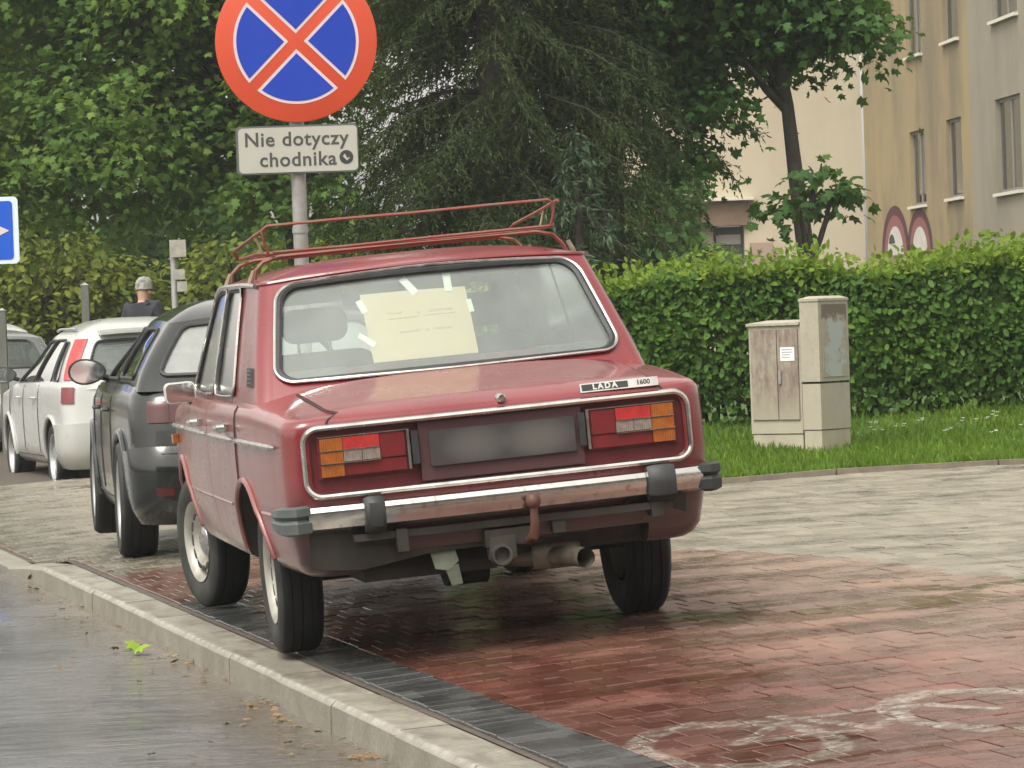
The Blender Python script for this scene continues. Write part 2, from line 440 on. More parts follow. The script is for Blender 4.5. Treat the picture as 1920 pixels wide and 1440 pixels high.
def paver_mat(name, cols, wet=0.5, paint=False, rlo=0.20, rhi=0.5, dry_sheen=None):
    m = NT(name)
    s, l = sl_coords(m)
    row = m.math('FLOOR', m.math('DIVIDE', l, 0.2))
    off = m.math('MULTIPLY', m.math('FLOORED_MODULO', row, 2.0), 0.05)
    colm = m.math('FLOOR', m.math('DIVIDE', m.math('ADD', m.math('ADD', s, -0.03), off), 0.1))
    cell = m.n('CombineXYZ', {0: colm, 1: row, 2: 0.5}).outputs[0]
    wn_ = m.n('TexWhiteNoise', {'Vector': cell}, noise_dimensions='3D').outputs['Value']
    p = m.pos()
    grain = m.noise(p, 90, 3, 0.6)
    patch = m.noise(p, 1.1, 5, 0.6)
    f = m.math('ADD', m.math('MULTIPLY', wn_, 0.45), m.math('ADD', m.math('MULTIPLY', grain, 0.25), m.math('MULTIPLY', patch, 0.35)))
    c = m.ramp(f, cols)
    if dry_sheen:            # paler bricks away from the gutter: painted sky sheen and some dusty grit
        dd = m.math('ADD', m.math('MULTIPLY', s, 0.30), m.math('MULTIPLY', l, 0.055))
        dd = m.math('ADD', dd, m.math('MULTIPLY', m.math('SUBTRACT', m.noise(p, 2.2, 6, 0.68), 0.5), 1.1))
        c = m.mix(m.maprange(dd, 0.25, 1.05, 0.0, 0.9), c, dry_sheen)
    if paint:
        tot = None
        dist = m.math('ADD', m.math('MULTIPLY', m.noise(p, 9, 4), 0.05), -0.025)
        def ring(cs, cl, a, b, w):
            u = m.math('DIVIDE', m.math('SUBTRACT', s, cs), a); v = m.math('DIVIDE', m.math('SUBTRACT', l, cl), b)
            q = m.math('SQRT', m.math('ADD', m.math('MULTIPLY', u, u), m.math('MULTIPLY', v, v)))
            d = m.math('ABSOLUTE', m.math('SUBTRACT', m.math('ADD', q, dist), 1.0))
            return m.maprange(d, w * 0.8, w * 1.15, 1, 0)
        def bar(s0, l0, s1, l1, w):
            L2 = (s1 - s0) ** 2 + (l1 - l0) ** 2
            t = m.math('DIVIDE', m.math('ADD', m.math('MULTIPLY', m.math('SUBTRACT', s, s0), s1 - s0), m.math('MULTIPLY', m.math('SUBTRACT', l, l0), l1 - l0)), L2, clamp=True)
            ex = m.math('SUBTRACT', s, m.math('ADD', m.math('MULTIPLY', t, s1 - s0), s0)); ey = m.math('SUBTRACT', l, m.math('ADD', m.math('MULTIPLY', t, l1 - l0), l0))
            d = m.math('ADD', m.math('SQRT', m.math('ADD', m.math('MULTIPLY', ex, ex), m.math('MULTIPLY', ey, ey))), dist)
            return m.maprange(d, w * 0.8, w * 1.2, 1, 0)
        for q in PAINT_RINGS: 
            r_ = ring(*q); tot = r_ if tot is None else m.math('MAXIMUM', tot, r_)
        for q in PAINT_BARS: tot = m.math('MAXIMUM', tot, bar(*q))
        wear = m.maprange(m.noise(p, 24, 6, 0.75), 0.36, 0.58, 0.8, 0.05)
        c = m.mix(m.math('MULTIPLY', tot, wear), c, (0.55, 0.53, 0.46))
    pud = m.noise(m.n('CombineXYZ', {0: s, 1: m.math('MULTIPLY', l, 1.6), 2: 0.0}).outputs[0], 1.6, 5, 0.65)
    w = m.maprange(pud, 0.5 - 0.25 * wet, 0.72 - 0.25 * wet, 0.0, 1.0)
    w = m.math('ADD', w, m.maprange(m.math('ADD', s, m.math('MULTIPLY', m.noise(p, 1.7, 5, 0.65), 0.9)), 0.7, 2.2, 0.7, 0.0), clamp=True)   # wet along the gutter; its darkening also paints the shade under the car
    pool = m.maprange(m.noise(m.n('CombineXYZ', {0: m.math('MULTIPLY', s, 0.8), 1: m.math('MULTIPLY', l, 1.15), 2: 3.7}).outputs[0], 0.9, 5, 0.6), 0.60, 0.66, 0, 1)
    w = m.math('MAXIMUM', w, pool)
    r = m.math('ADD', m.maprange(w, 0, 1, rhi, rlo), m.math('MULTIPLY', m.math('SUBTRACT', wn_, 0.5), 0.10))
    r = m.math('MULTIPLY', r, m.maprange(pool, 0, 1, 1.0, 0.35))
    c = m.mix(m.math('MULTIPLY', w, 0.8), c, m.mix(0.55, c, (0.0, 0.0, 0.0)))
    h = m.math('ADD', m.math('MULTIPLY', grain, 0.25), m.noise(p, 14, 3))
    nrm = m.n('Bump', {'Height': h, 'Strength': m.maprange(pool, 0, 1, 0.55, 0.12), 'Distance': 0.006}).outputs[0]
    return m.out(m.principled(col=c, rough=r, spec=0.5, normal=nrm))

# rings (s, l, half-axis across, half-axis along, relative line width): the two wheels of the painted bicycle
PAINT_RINGS = [(0.68, -0.69, 0.24, 0.48, 0.15), (1.43, -0.66, 0.24, 0.48, 0.15)]
PAINT_BARS = [(0.68, -0.69, 0.95, -0.36, 0.028), (0.95, -0.36, 1.32, -0.34, 0.028), (0.68, -0.69, 1.07, -0.74, 0.028), (1.07, -0.74, 1.32, -0.34, 0.028), (1.43, -0.66, 1.32, -0.34, 0.028), (1.07, -0.74, 0.93, -0.26, 0.028)]
M['red_paver'] = paver_mat('wet_red_pavers', [(0.15, (0.120, 0.038, 0.026)), (0.5, (0.165, 0.056, 0.038)), (0.85, (0.205, 0.080, 0.056))], 0.5, paint=True, dry_sheen=(0.30, 0.215, 0.16))
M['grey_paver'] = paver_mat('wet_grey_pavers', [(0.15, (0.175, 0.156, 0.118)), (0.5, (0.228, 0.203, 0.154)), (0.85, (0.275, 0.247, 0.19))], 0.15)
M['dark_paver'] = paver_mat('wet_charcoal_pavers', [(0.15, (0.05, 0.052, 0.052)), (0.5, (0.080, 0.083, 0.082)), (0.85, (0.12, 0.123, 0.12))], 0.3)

def asphalt_mat():
    m = NT('wet_asphalt'); p = m.pos(); s, l = sl_coords(m)
    st = m.n('CombineXYZ', {0: s, 1: m.math('MULTIPLY', l, 0.9), 2: 0.0}).outputs[0]
    agg = m.noise(p, 160, 2, 0.6); mid = m.noise(p, 24, 4, 0.65); pud = m.noise(st, 1.2, 6, 0.66)
    c = m.ramp(m.math('ADD', m.math('MULTIPLY', agg, 0.6), m.math('MULTIPLY', mid, 0.4)), [(0.3, (0.055, 0.056, 0.056)), (0.55, (0.105, 0.105, 0.102)), (0.75, (0.19, 0.186, 0.175))])
    soak = m.maprange(m.noise(m.n('CombineXYZ', {0: s, 1: m.math('MULTIPLY', l, 0.7), 2: 5.0}).outputs[0], 0.95, 6, 0.7), 0.48, 0.58, 0, 0.75)
    c = m.mix(soak, c, (0.028, 0.029, 0.028))
    # gutter grit washed against the kerb
    gut = m.maprange(m.math('ADD', s, m.math('MULTIPLY', m.noise(p, 7, 5, 0.7), 0.35)), -0.20, 0.12, 0, 0.75)
    c = m.mix(gut, c, m.ramp(m.noise(p, 40, 4, 0.7), [(0.35, (0.10, 0.095, 0.085)), (0.65, (0.22, 0.17, 0.12))]))
    # blue reflection on the wet road, painted into the asphalt colour
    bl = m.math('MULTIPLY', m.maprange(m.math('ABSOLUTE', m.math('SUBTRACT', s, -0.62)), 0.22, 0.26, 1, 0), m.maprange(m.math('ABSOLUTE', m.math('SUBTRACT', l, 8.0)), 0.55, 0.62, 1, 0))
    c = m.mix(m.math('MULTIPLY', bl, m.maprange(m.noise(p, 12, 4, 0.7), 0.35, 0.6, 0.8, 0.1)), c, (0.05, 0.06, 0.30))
    w = m.maprange(pud, 0.36, 0.52, 0, 1)
    r = m.maprange(w, 0, 1, 0.36, 0.09)
    wave = m.noise(m.n('CombineXYZ', {0: m.math('MULTIPLY', s, 0.6), 1: m.math('MULTIPLY', l, 1.3), 2: 0.0}).outputs[0], 7.0, 4, 0.6)
    h = m.math('ADD', m.math('MULTIPLY', agg, 0.35), m.math('ADD', m.math('MULTIPLY', mid, 0.9), m.math('MULTIPLY', wave, 4.5)))
    bstr = m.maprange(w, 0, 1, 0.9, 0.6)
    nd = m.n('Bump', {'Height': h, 'Strength': bstr, 'Distance': 0.006}).outputs[0]
    return m.out(m.principled(col=c, rough=r, normal=nd, spec=0.5))
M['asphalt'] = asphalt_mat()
M['joint'] = simple('wet_joint_sand', (0.055, 0.042, 0.033), 0.7, col2=(0.09, 0.072, 0.055), scale=20, rvar=0.15)
M['soil'] = simple('dark_soil', (0.05, 0.040, 0.028), 0.85, col2=(0.085, 0.065, 0.045), scale=3, bump=0.4, bscale=20)
M['lawn'] = simple('short_turf', (0.045, 0.085, 0.018), 0.8, col2=(0.075, 0.12, 0.028), scale=4, bump=0.4, bscale=40)

def kerb_mat():
    m = NT('old_concrete_kerb'); p = m.pos(); s, l = sl_coords(m)
    n1 = m.noise(p, 5, 6, 0.65); n2 = m.noise(p, 45, 4, 0.7)
    c = m.ramp(m.math('ADD', m.math('MULTIPLY', n1, 0.6), m.math('MULTIPLY', n2, 0.4)), [(0.3, (0.14, 0.128, 0.10)), (0.5, (0.22, 0.205, 0.165)), (0.72, (0.32, 0.30, 0.25))])
    st = m.maprange(m.noise(m.n('CombineXYZ', {0: m.math('MULTIPLY', s, 3.0), 1: l, 2: 0.0}).outputs[0], 2.2, 5, 0.65), 0.48, 0.66, 0, 0.65)
    z = m.sep(p)[2]
    st = m.math('MULTIPLY', st, m.maprange(z, -0.03, 0.0, 0.1, 1))
    c = m.mix(st, c, (0.085, 0.06, 0.042))
    # chipped pale arris
    edge = m.math('MULTIPLY', m.maprange(m.math('ABSOLUTE', m.math('SUBTRACT', s, 0.045)), 0.006, 0.02, 1, 0), m.maprange(z, -0.022, -0.008, 0, 1))
    c = m.mix(m.math('MULTIPLY', edge, m.maprange(m.noise(p, 16, 4, 0.7), 0.4, 0.6, 0, 0.8)), c, (0.36, 0.345, 0.30))
    return m.out(m.principled(col=c, rough=m.maprange(n1, 0.3, 0.7, 0.35, 0.65), normal=m.bump(n2, 0.5, 0.005)))
M['kerb'] = kerb_mat()

# ------------------------------------------------------------------ ground, road, pavement
def sheet(name, mat, z=0, pts=None, kind='structure'):
    mb = MB(); mb.add([(x, y, z) for x, y in pts], [tuple(range(len(pts)))])
    o = mb.build(name, mat, smooth=None, recalc=False); o['kind'] = kind; return o
sheet('ground', M['soil'], -0.16, [(-200, -50), (200, -50), (200, 250), (-200, 250)])
road_pts = [xy(0.10, -40), xy(0.10, 90), xy(-11, 90), xy(-11, -40)]
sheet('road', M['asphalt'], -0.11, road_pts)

# pavement base that carries the pavers (the joints between them show it)
mb = MB()
ss = [0.20, 0.35, 0.5, 0.75, 1, 1.4, 1.8, 2.3, 2.8, 3.4, 4, 5, 6, 7, 8.5, 10, 12, 15, 20]
ll = [-22, -12, -6, -3] + [x * 1.0 for x in range(-2, 34, 1)] + [40, 60]
mb.grid(lambda s, l: (*xy(s, l), pave_z(s, l) - 0.010), ss, ll)
pavement = mb.build('pavement', M['joint']); pavement['kind'] = 'structure'

def brick_template(ls, ll_, h=0.02, bev=0.004):
    a, b = ls / 2, ll_ / 2; c, d = a - bev, b - bev
    V = np.array([(-a, -b, -bev), (a, -b, -bev), (a, b, -bev), (-a, b, -bev), (-c, -d, 0), (c, -d, 0), (c, d, 0), (-c, d, 0), (-a, -b, -h), (a, -b, -h), (a, b, -h), (-a, b, -h)], float)
    F = np.array([(4, 5, 6, 7), (0, 1, 5, 4), (1, 2, 6, 5), (2, 3, 7, 6), (3, 0, 4, 7), (8, 9, 1, 0), (9, 10, 2, 1), (10, 11, 3, 2), (11, 8, 0, 3)])
    return V, F

def paver_frames():
    out = []
    row = -12
    while row * 0.2 < 22.0:
        l = row * 0.2; off = 0.05 * (row % 2)
        smax = 9.5 if l < 15 else 5.0
        s_first = 0.43 if l < 6.15 else 0.23
        if off: out.append((s_first + 0.025, l + 0.1, 'h'))
        sc_ = s_first + 0.05 + off
        while sc_ < smax:
            red = sc_ < 2.95 - 0.16 * (l - 3.5) * (1 if l < 8 else 0.4) + 0.1 * math.sin(l * 1.7) and l < 8.3
            out.append((round(sc_, 4), round(l + 0.1, 4), 'r' if red else 'g'))
            sc_ += 0.1
        row += 1
    return out

def place_on(s, l, jitter=True):
    x, y = xy(s, l)
    z = pave_z(s, l); e = 0.05
    zs = (pave_z(s + e, l) - pave_z(s - e, l)) / (2 * e); zl = (pave_z(s, l + e) - pave_z(s, l - e)) / (2 * e)
    if jitter:
        zs += rng.normal(0, 0.006); zl += rng.normal(0, 0.007); z += rng.normal(0, 0.0013)
    ex = np.array([N_[0], N_[1], zs]); ex /= np.linalg.norm(ex)
    ey = np.array([E_[0], E_[1], zl]); ey -= ex * (ex @ ey); ey /= np.linalg.norm(ey)
    ez = np.cross(ex, ey)
    return np.array([x, y, z]), np.stack([ex, ey, ez], 1)

BV, BF = brick_template(0.0955, 0.1955, bev=0.0025)
fr = paver_frames()
cf = math.atan2(960, 6860)
def in_view(x, y):
    return y > 9.3 and abs(x / y) < 0.142
near = sorted([(l, s, t) for s, l, t in fr if in_view(*xy(s, l))])
own = set((round(s, 3), round(l, 3)) for l, s, t in near[:255])
HV, HF = brick_template(0.0455, 0.1955, bev=0.0025)
brick_mesh = {'h': np_mesh('half_paver', HV, HF, M['red_paver'], smooth=False), 'r': np_mesh('paver', BV, BF, M['red_paver'], smooth=False), 'g': np_mesh('paver', BV, BF, M['grey_paver'], smooth=False)}
rest = {'r': [], 'g': [], 'h': []}
def add_piece(me, name, s, l):
    p, A = place_on(s, l)
    o = link_mesh(name, me, pavement)
    o.matrix_local = Matrix([(*A[0], p[0]), (*A[1], p[1]), (*A[2], p[2]), (0, 0, 0, 1)])
    return o
for s, l, t in fr:
    if (round(s, 3), round(l, 3)) in own:
        add_piece(brick_mesh[t], 'half_paver' if t == 'h' else 'paver', s, l)
    else:
        p, A = place_on(s, l)
        rest[t].append(p + (HV if t == 'h' else BV) @ A.T)
for t, nm, mt in (('h', 'half_pavers', 'red_paver'), ('r', 'red_pavers', 'red_paver'), ('g', 'grey_pavers', 'grey_paver')):
    n = len(rest[t]); V = np.concatenate(rest[t]); F = (BF[None] + (np.arange(n) * len(BV))[:, None, None]).reshape(-1, 4)
    o = link_mesh(nm, np_mesh(nm, V, F, M[mt], smooth=False), pavement); o['kind'] = 'stuff'
# charcoal soldier course beside the kerb
SV, SF = brick_template(0.205, 0.0955, bev=0.0025)
sold = np_mesh('edging_paver', SV, SF, M['dark_paver'], smooth=False)
rest_d = []
for i in range(-24, 62):
    l = i * 0.1 + 0.05; s = 0.325
    if -0.9 < l < 3.6: add_piece(sold, 'edging_paver', s, l)
    else:
        p, A = place_on(s, l); rest_d.append(p + SV @ A.T)
n = len(rest_d)
o = link_mesh('edging_pavers', np_mesh('edging_pavers', np.concatenate(rest_d), (SF[None] + (np.arange(n) * len(SV))[:, None, None]).reshape(-1, 4), M['dark_paver'], smooth=False), pavement); o['kind'] = 'stuff'

# kerb stones
kerb = empty('kerb'); kerb['kind'] = 'structure'
for i in range(-6, 24):
    l0, l1 = i * 1.0 - 0.28, i * 1.0 + 0.712
    drop0 = 0.106 * sstep(9.9, 11.7, l0); drop1 = 0.106 * sstep(9.9, 11.7, l1)
    jit = random.uniform(-0.004, 0.004)
    mb = MB()
    prof = [(0.030, -0.24), (0.033, -0.020), (0.050, -0.002), (0.205, 0.006), (0.212, -0.004), (0.212, -0.24)]
    for l, d in ((l0, drop0), (l1, drop1)):
        for s, z in prof:
            x, y = xy(s + jit, l); mb.v.append((x, y, z - (d if z > -0.2 else 0) + jit * 0.5))
    k = len(prof)
    for a in range(k):
        b = (a + 1) % k; mb.f.append((a, b, k + b, k + a)); mb.m.append(0)
    mb.f += [tuple(range(k)), tuple(range(2 * k - 1, k - 1, -1))]; mb.m += [0, 0]
    mb.build('kerb_stone', M['kerb'], kerb, smooth=30, bevel=0.004)

# lawn with an edging strip
mb = MB()
xs = [-1.6, -0.8, 0, 0.5] + [1 + i * 0.5 for i in range(20)] + [13, 18]
tt = [0, 0.3, 0.8, 1.5, 2.2, 3, 3.8, 4.6, 6, 9, 14, 22, 34]
mb.grid(lambda x, t: (x, LAWN_Y(x) + t, lawn_z(x, LAWN_Y(x) + t)), xs, tt)
M['edging'] = simple('edging_concrete', (0.13, 0.11, 0.085), 0.6, col2=(0.2, 0.17, 0.13), scale=8)
lawn = mb.build('lawn', M['lawn']); lawn['kind'] = 'structure'
edging = empty('lawn_edging'); edging['kind'] = 'structure'
for i in range(-1, 14):
    x0, x1 = i * 1.0 + 0.005, i * 1.0 + 0.995
    mb = MB(); q = []
    for x in (x0, x1):
        y = LAWN_Y(x); z = pave_z(*sl(x, y))
        q += [(x, y - 0.07, z - 0.1), (x, y - 0.07, z + 0.035), (x, y, z + 0.035), (x, y, z - 0.1)]
    mb.add(q, [(0, 1, 5, 4), (1, 2, 6, 5), (2, 3, 7, 6), (0, 3, 2, 1), (4, 5, 6, 7)])
    mb.build('edging_stone', M['edging'], edging, smooth=None, bevel=0.006)

# ------------------------------------------------------------------ foliage tools
LEAF_OVAL_V = np.array([(0, 0, 0), (0.30, 0.26, 0.05), (0.70, 0.24, 0.04), (1.0, 0, -0.05), (0.70, -0.24, 0.04), (0.30, -0.26, 0.05), (0.5, 0, -0.03)], float)
LEAF_OVAL_F = np.array([(0, 6, 1), (1, 6, 2), (2, 6, 3), (3, 6, 4), (4, 6, 5), (5, 6, 0)])
LEAF_MAPLE_V = np.array([(0, 0, 0), (0.12, 0.42, -0.05), (0.36, 0.26, 0.0), (0.62, 0.50, -0.08), (0.64, 0.20, 0.0), (1.02, 0.0, -0.10), (0.64, -0.20, 0.0), (0.62, -0.50, -0.08), (0.36, -0.26, 0.0), (0.12, -0.42, -0.05), (0.42, 0, 0.04)], float)
LEAF_MAPLE_F = np.array([(i, 10, (i + 1) % 10) for i in range(10)])[:, [0, 1, 2]]
SPRAY_V = np.array([(0, 0, 0), (0.35, 0.11, 0.02), (1.0, 0, -0.06), (0.35, -0.11, 0.02), (0.35, 0.02, 0.11), (0.35, -0.02, -0.11)], float)
SPRAY_F = np.array([(0, 1, 2), (0, 2, 3), (0, 4, 2), (0, 2, 5)])
BLADE_V = np.array([(0, -0.045, 0), (0, 0.045, 0), (0.55, 0.03, 0.10), (1.0, 0, 0.35)], float)
BLADE_F = np.array([(0, 1, 2), (0, 2, 3)])

def unit(a):
    return a / np.maximum(np.linalg.norm(a, axis=1, keepdims=True), 1e-9)
def leaves_mesh(name, P, D, Nr, S, TV, TF, mat):
    """P positions, D leaf length direction, Nr approx normal, S size"""
    D = unit(D); B = unit(np.cross(Nr, D)); Nn = np.cross(D, B)
    A = np.stack([D, B, Nn], 2)                          # n,3,3
    V = P[:, None, :] + np.einsum('nij,kj->nki', A, TV) * S[:, None, None]
    n, k = len(P), len(TV)
    F = (TF[None] + (np.arange(n) * k)[:, None, None]).reshape(-1, 3)
    return np_mesh(name, V.reshape(-1, 3), F, mat, smooth=True)

def clumps(ells, per, spread, flat=0.55, shell=0.5):
    """leaf positions and outward directions in clusters filling ellipsoids (cx,cy,cz,rx,ry,rz,n)"""
    Cs = []; outs = []
    for cx, cy, cz, rx, ry, rz, n in ells:
        d = unit(rng.normal(size=(n, 3)))
        r = rng.random(n) ** (1 / 3.0) * (1 - shell) + shell * (0.82 + 0.18 * rng.random(n))
        r *= 0.88 + 0.24 * rng.random(n)
        Cs.append(np.array([cx, cy, cz]) + d * r[:, None] * np.array([rx, ry, rz])); outs.append(d)
    C = np.concatenate(Cs); O = np.concatenate(outs)
    k = rng.poisson(per, len(C)).clip(3)
    idx = np.repeat(np.arange(len(C)), k)
    off = rng.normal(size=(len(idx), 3)) * spread * np.array([1, 1, flat])
    # leaves on the rim of a clump hang lower
    off[:, 2] -= 0.35 * (off[:, 0] ** 2 + off[:, 1] ** 2) / spread
    return C[idx] + off, O[idx] * 0.7 + off / spread * 0.5, C

def crown_mesh(name, ells, per, spread, size, tmpl, mat, up=0.9, droop=0.35, shell=0.5, flat=0.55):
    P, O, C = clumps(ells, per, spread, flat, shell)
    n = len(P)
    Nr = unit(O * 0.6 + np.array([0, 0, up]) + rng.normal(size=(n, 3)) * 0.45)
    D = O * np.array([1, 1, 0.2]) + rng.normal(size=(n, 3)) * 0.6 - np.array([0, 0, droop])
    S = size * (0.65 + 0.6 * rng.random(n))
    return leaves_mesh(name, P, D, Nr, S, *tmpl, mat), C

def limb_path(a, b, sag=0.15, k=6):
    a, b = Vector(a), Vector(b); out = []
    for i in range(k + 1):
        t = i / k
        p = a.lerp(b, t); p.z += sag * math.sin(math.pi * t) * (b - a).length
        p += Vector((random.uniform(-1, 1), random.uniform(-1, 1), 0)) * 0.02 * (b - a).length * (0 < i < k)
        out.append(p)
    return out

bark = simple('dark_bark', (0.030, 0.026, 0.020), 0.9, col2=(0.06, 0.052, 0.04), scale=9, bump=0.6, bscale=25)
def add_trunk(root, path, r0, r1, C, n_limbs, limb_r=0.04, name='trunk', tmin=0.4):
    mb = MB()
    path = [Vector(p) for p in path]
    k = len(path)
    mb.tube(path, [r0 + (r1 - r0) * i / (k - 1) for i in range(k)], 10)
    idx = rng.choice(len(C), min(n_limbs, len(C)), replace=False)
    for i in idx:
        c = Vector(C[i])
        t = min(0.97, max(0.35, random.uniform(tmin, 0.95)))
        q = t * (k - 1); j = min(int(q), k - 2); a = path[j].lerp(path[j + 1], q - j)
        if a.z > c.z + 1.2:
            continue
        if (c - a).length > 4.5: continue
        pts = limb_path(a, c, 0.08)
        mb.tube(pts, [limb_r * (1 - 0.8 * m / 6) for m in range(7)], 5, caps=False)
    return mb.build(name, bark, root, smooth=60, recalc=False)

MAPLE = (LEAF_MAPLE_V, LEAF_MAPLE_F); OVAL = (LEAF_OVAL_V, LEAF_OVAL_F)
L_maple = leaf_mat('maple_leaf', [(0.0, (0.060, 0.120, 0.034)), (0.45, (0.105, 0.195, 0.044)), (0.75, (0.17, 0.27, 0.058)), (1.0, (0.27, 0.34, 0.09))], trans=0.5)
L_maple2 = leaf_mat('dark_maple_leaf', [(0.0, (0.030, 0.070, 0.020)), (0.5, (0.048, 0.110, 0.028)), (0.85, (0.075, 0.155, 0.036)), (1.0, (0.125, 0.205, 0.045))], trans=0.36)
L_bright = leaf_mat('yellow_green_leaf', [(0.0, (0.085, 0.115, 0.022)), (0.5, (0.15, 0.185, 0.030)), (1.0, (0.26, 0.28, 0.045))], trans=0.42)
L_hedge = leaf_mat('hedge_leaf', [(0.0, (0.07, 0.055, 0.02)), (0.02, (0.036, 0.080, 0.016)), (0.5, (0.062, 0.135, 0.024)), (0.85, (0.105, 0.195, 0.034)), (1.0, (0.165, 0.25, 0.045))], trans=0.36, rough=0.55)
L_hedge_top = leaf_mat('hedge_lit_young_leaf', [(0.0, (0.090, 0.155, 0.022)), (0.5, (0.15, 0.235, 0.030)), (1.0, (0.25, 0.33, 0.05))], trans=0.4)  # lighter hedge top: young growth, with light from the sky painted in
L_spruce = leaf_mat('spruce_needles', [(0.0, (0.030, 0.047, 0.021)), (0.5, (0.048, 0.071, 0.029)), (0.85, (0.078, 0.100, 0.037)), (1.0, (0.125, 0.13, 0.05))], trans=0.12, rough=0.8, spec=0.05)
L_spruce2 = leaf_mat('young_spruce_needles', [(0.0, (0.034, 0.062, 0.036)), (0.5, (0.058, 0.100, 0.052)), (1.0, (0.10, 0.155, 0.07))], trans=0.05, rough=0.6, spec=0.2)
L_grass = leaf_mat('grass_blade', [(0.0, (0.065, 0.125, 0.016)), (0.5, (0.11, 0.20, 0.024)), (1.0, (0.18, 0.27, 0.042))], trans=0.36)

def deciduous(name, label, base, ells, per, spread, size, mat, trunk_path, r0, r1, limbs, group=None, tmpl=MAPLE, cat='tree', tmin=0.4, **kw):
    root = empty(name, base)
    meta(root, label, cat, group)
    bx, by, bz = base
    me, C = crown_mesh('crown', [(e[0] - bx, e[1] - by, e[2] - bz, *e[3:]) for e in ells], per, spread, size, tmpl, mat, **kw)
    o = link_mesh('crown', me, root); o['kind'] = 'stuff'
    add_trunk(root, [(p[0] - bx, p[1] - by, p[2] - bz) for p in trunk_path], r0, r1, C, limbs, tmin=tmin)
    return root

def spruce(name, label, base, h, r, zlow, step, per_level, mat, size, seed, group=None, lean=(0, 0), dens=1.0):
    global rng
    keep = rng; rng = np.random.default_rng(seed)
    root = empty(name, base); meta(root, label, 'tree', group)
    mb = MB()
    mb.tube([(0, 0, 0), (0, 0, h * 0.5), (0, 0, h * 0.98)], [0.02 * h + 0.03, 0.012 * h + 0.02, 0.01], 9)
    P, D, Nn, S = [], [], [], []
    z = zlow
    while z < h * 0.97:
        frac = 1 - z / h
        for b in range(per_level):
            az = rng.random() * 2 * math.pi
            L = r * (frac / (1 - zlow / h)) ** 0.8 * (0.65 + 0.5 * rng.random())
            if L < 0.1: L = 0.1
            z0 = z + rng.normal(0, step * 0.4)
            dirh = np.array([math.cos(az), math.sin(az), 0.0]); lat = np.array([-dirh[1], dirh[0], 0.0])
            up = 0.12 + 0.5 * (z / h) ** 2; dr = 0.42
            fb = lambda t: np.array([0, 0, z0]) + dirh * (L * t) + np.array([0, 0, L * (up * t - dr * t * t)])
            mb.tube([tuple(fb(t)) for t in (0.0, 0.35, 0.7, 1.0)], [0.009 * L + 0.003, 0.006 * L + 0.002, 0.003 * L + 0.001, 0.001], 4, caps=False)
            nt = max(4, int(L * 13 * dens))
            for i in range(nt):
                t = 0.18 + 0.82 * rng.random()
                p0 = fb(t)
                side = rng.choice([-1, 1])
                tl = (0.20 + 0.42 * rng.random()) * min(1, L) * (1.15 - 0.55 * t)
                td = unit((lat * side * (0.5 + 0.5 * rng.random()) + dirh * 0.6 + np.array([0, 0, -0.3 - 0.9 * rng.random()]))[None])[0]
                ns = max(3, int(tl / (size * 0.36)))
                q = (np.arange(ns) + rng.random(ns) * 0.6) / ns
                pts = p0 + td * (q * tl)[:, None] + np.array([0, 0, -0.35 * tl]) * (q ** 2)[:, None]
                P.append(pts)
                D.append(td + rng.normal(size=(ns, 3)) * 0.62 + np.array([0, 0, -0.15]))
                Nn.append(np.array([0, 0, 1.0]) + rng.normal(size=(ns, 3)) * 0.4)
                S.append(size * (0.7 + 0.6 * rng.random(ns)))
        z += step * (0.8 + 0.4 * rng.random())
    mb.build('trunk', bark, root, smooth=60, recalc=False)
    me = leaves_mesh('crown', np.concatenate(P), np.concatenate(D), np.concatenate(Nn), np.concatenate(S), SPRAY_V, SPRAY_F, mat)
    o = link_mesh('crown', me, root); o['kind'] = 'stuff'
    rng = keep
    return root

# ------------------------------------------------------------------ vegetation
def gz(x, y):
    return lawn_z(x, y) if y > LAWN_Y(x) else pave_z(*sl(x, y))

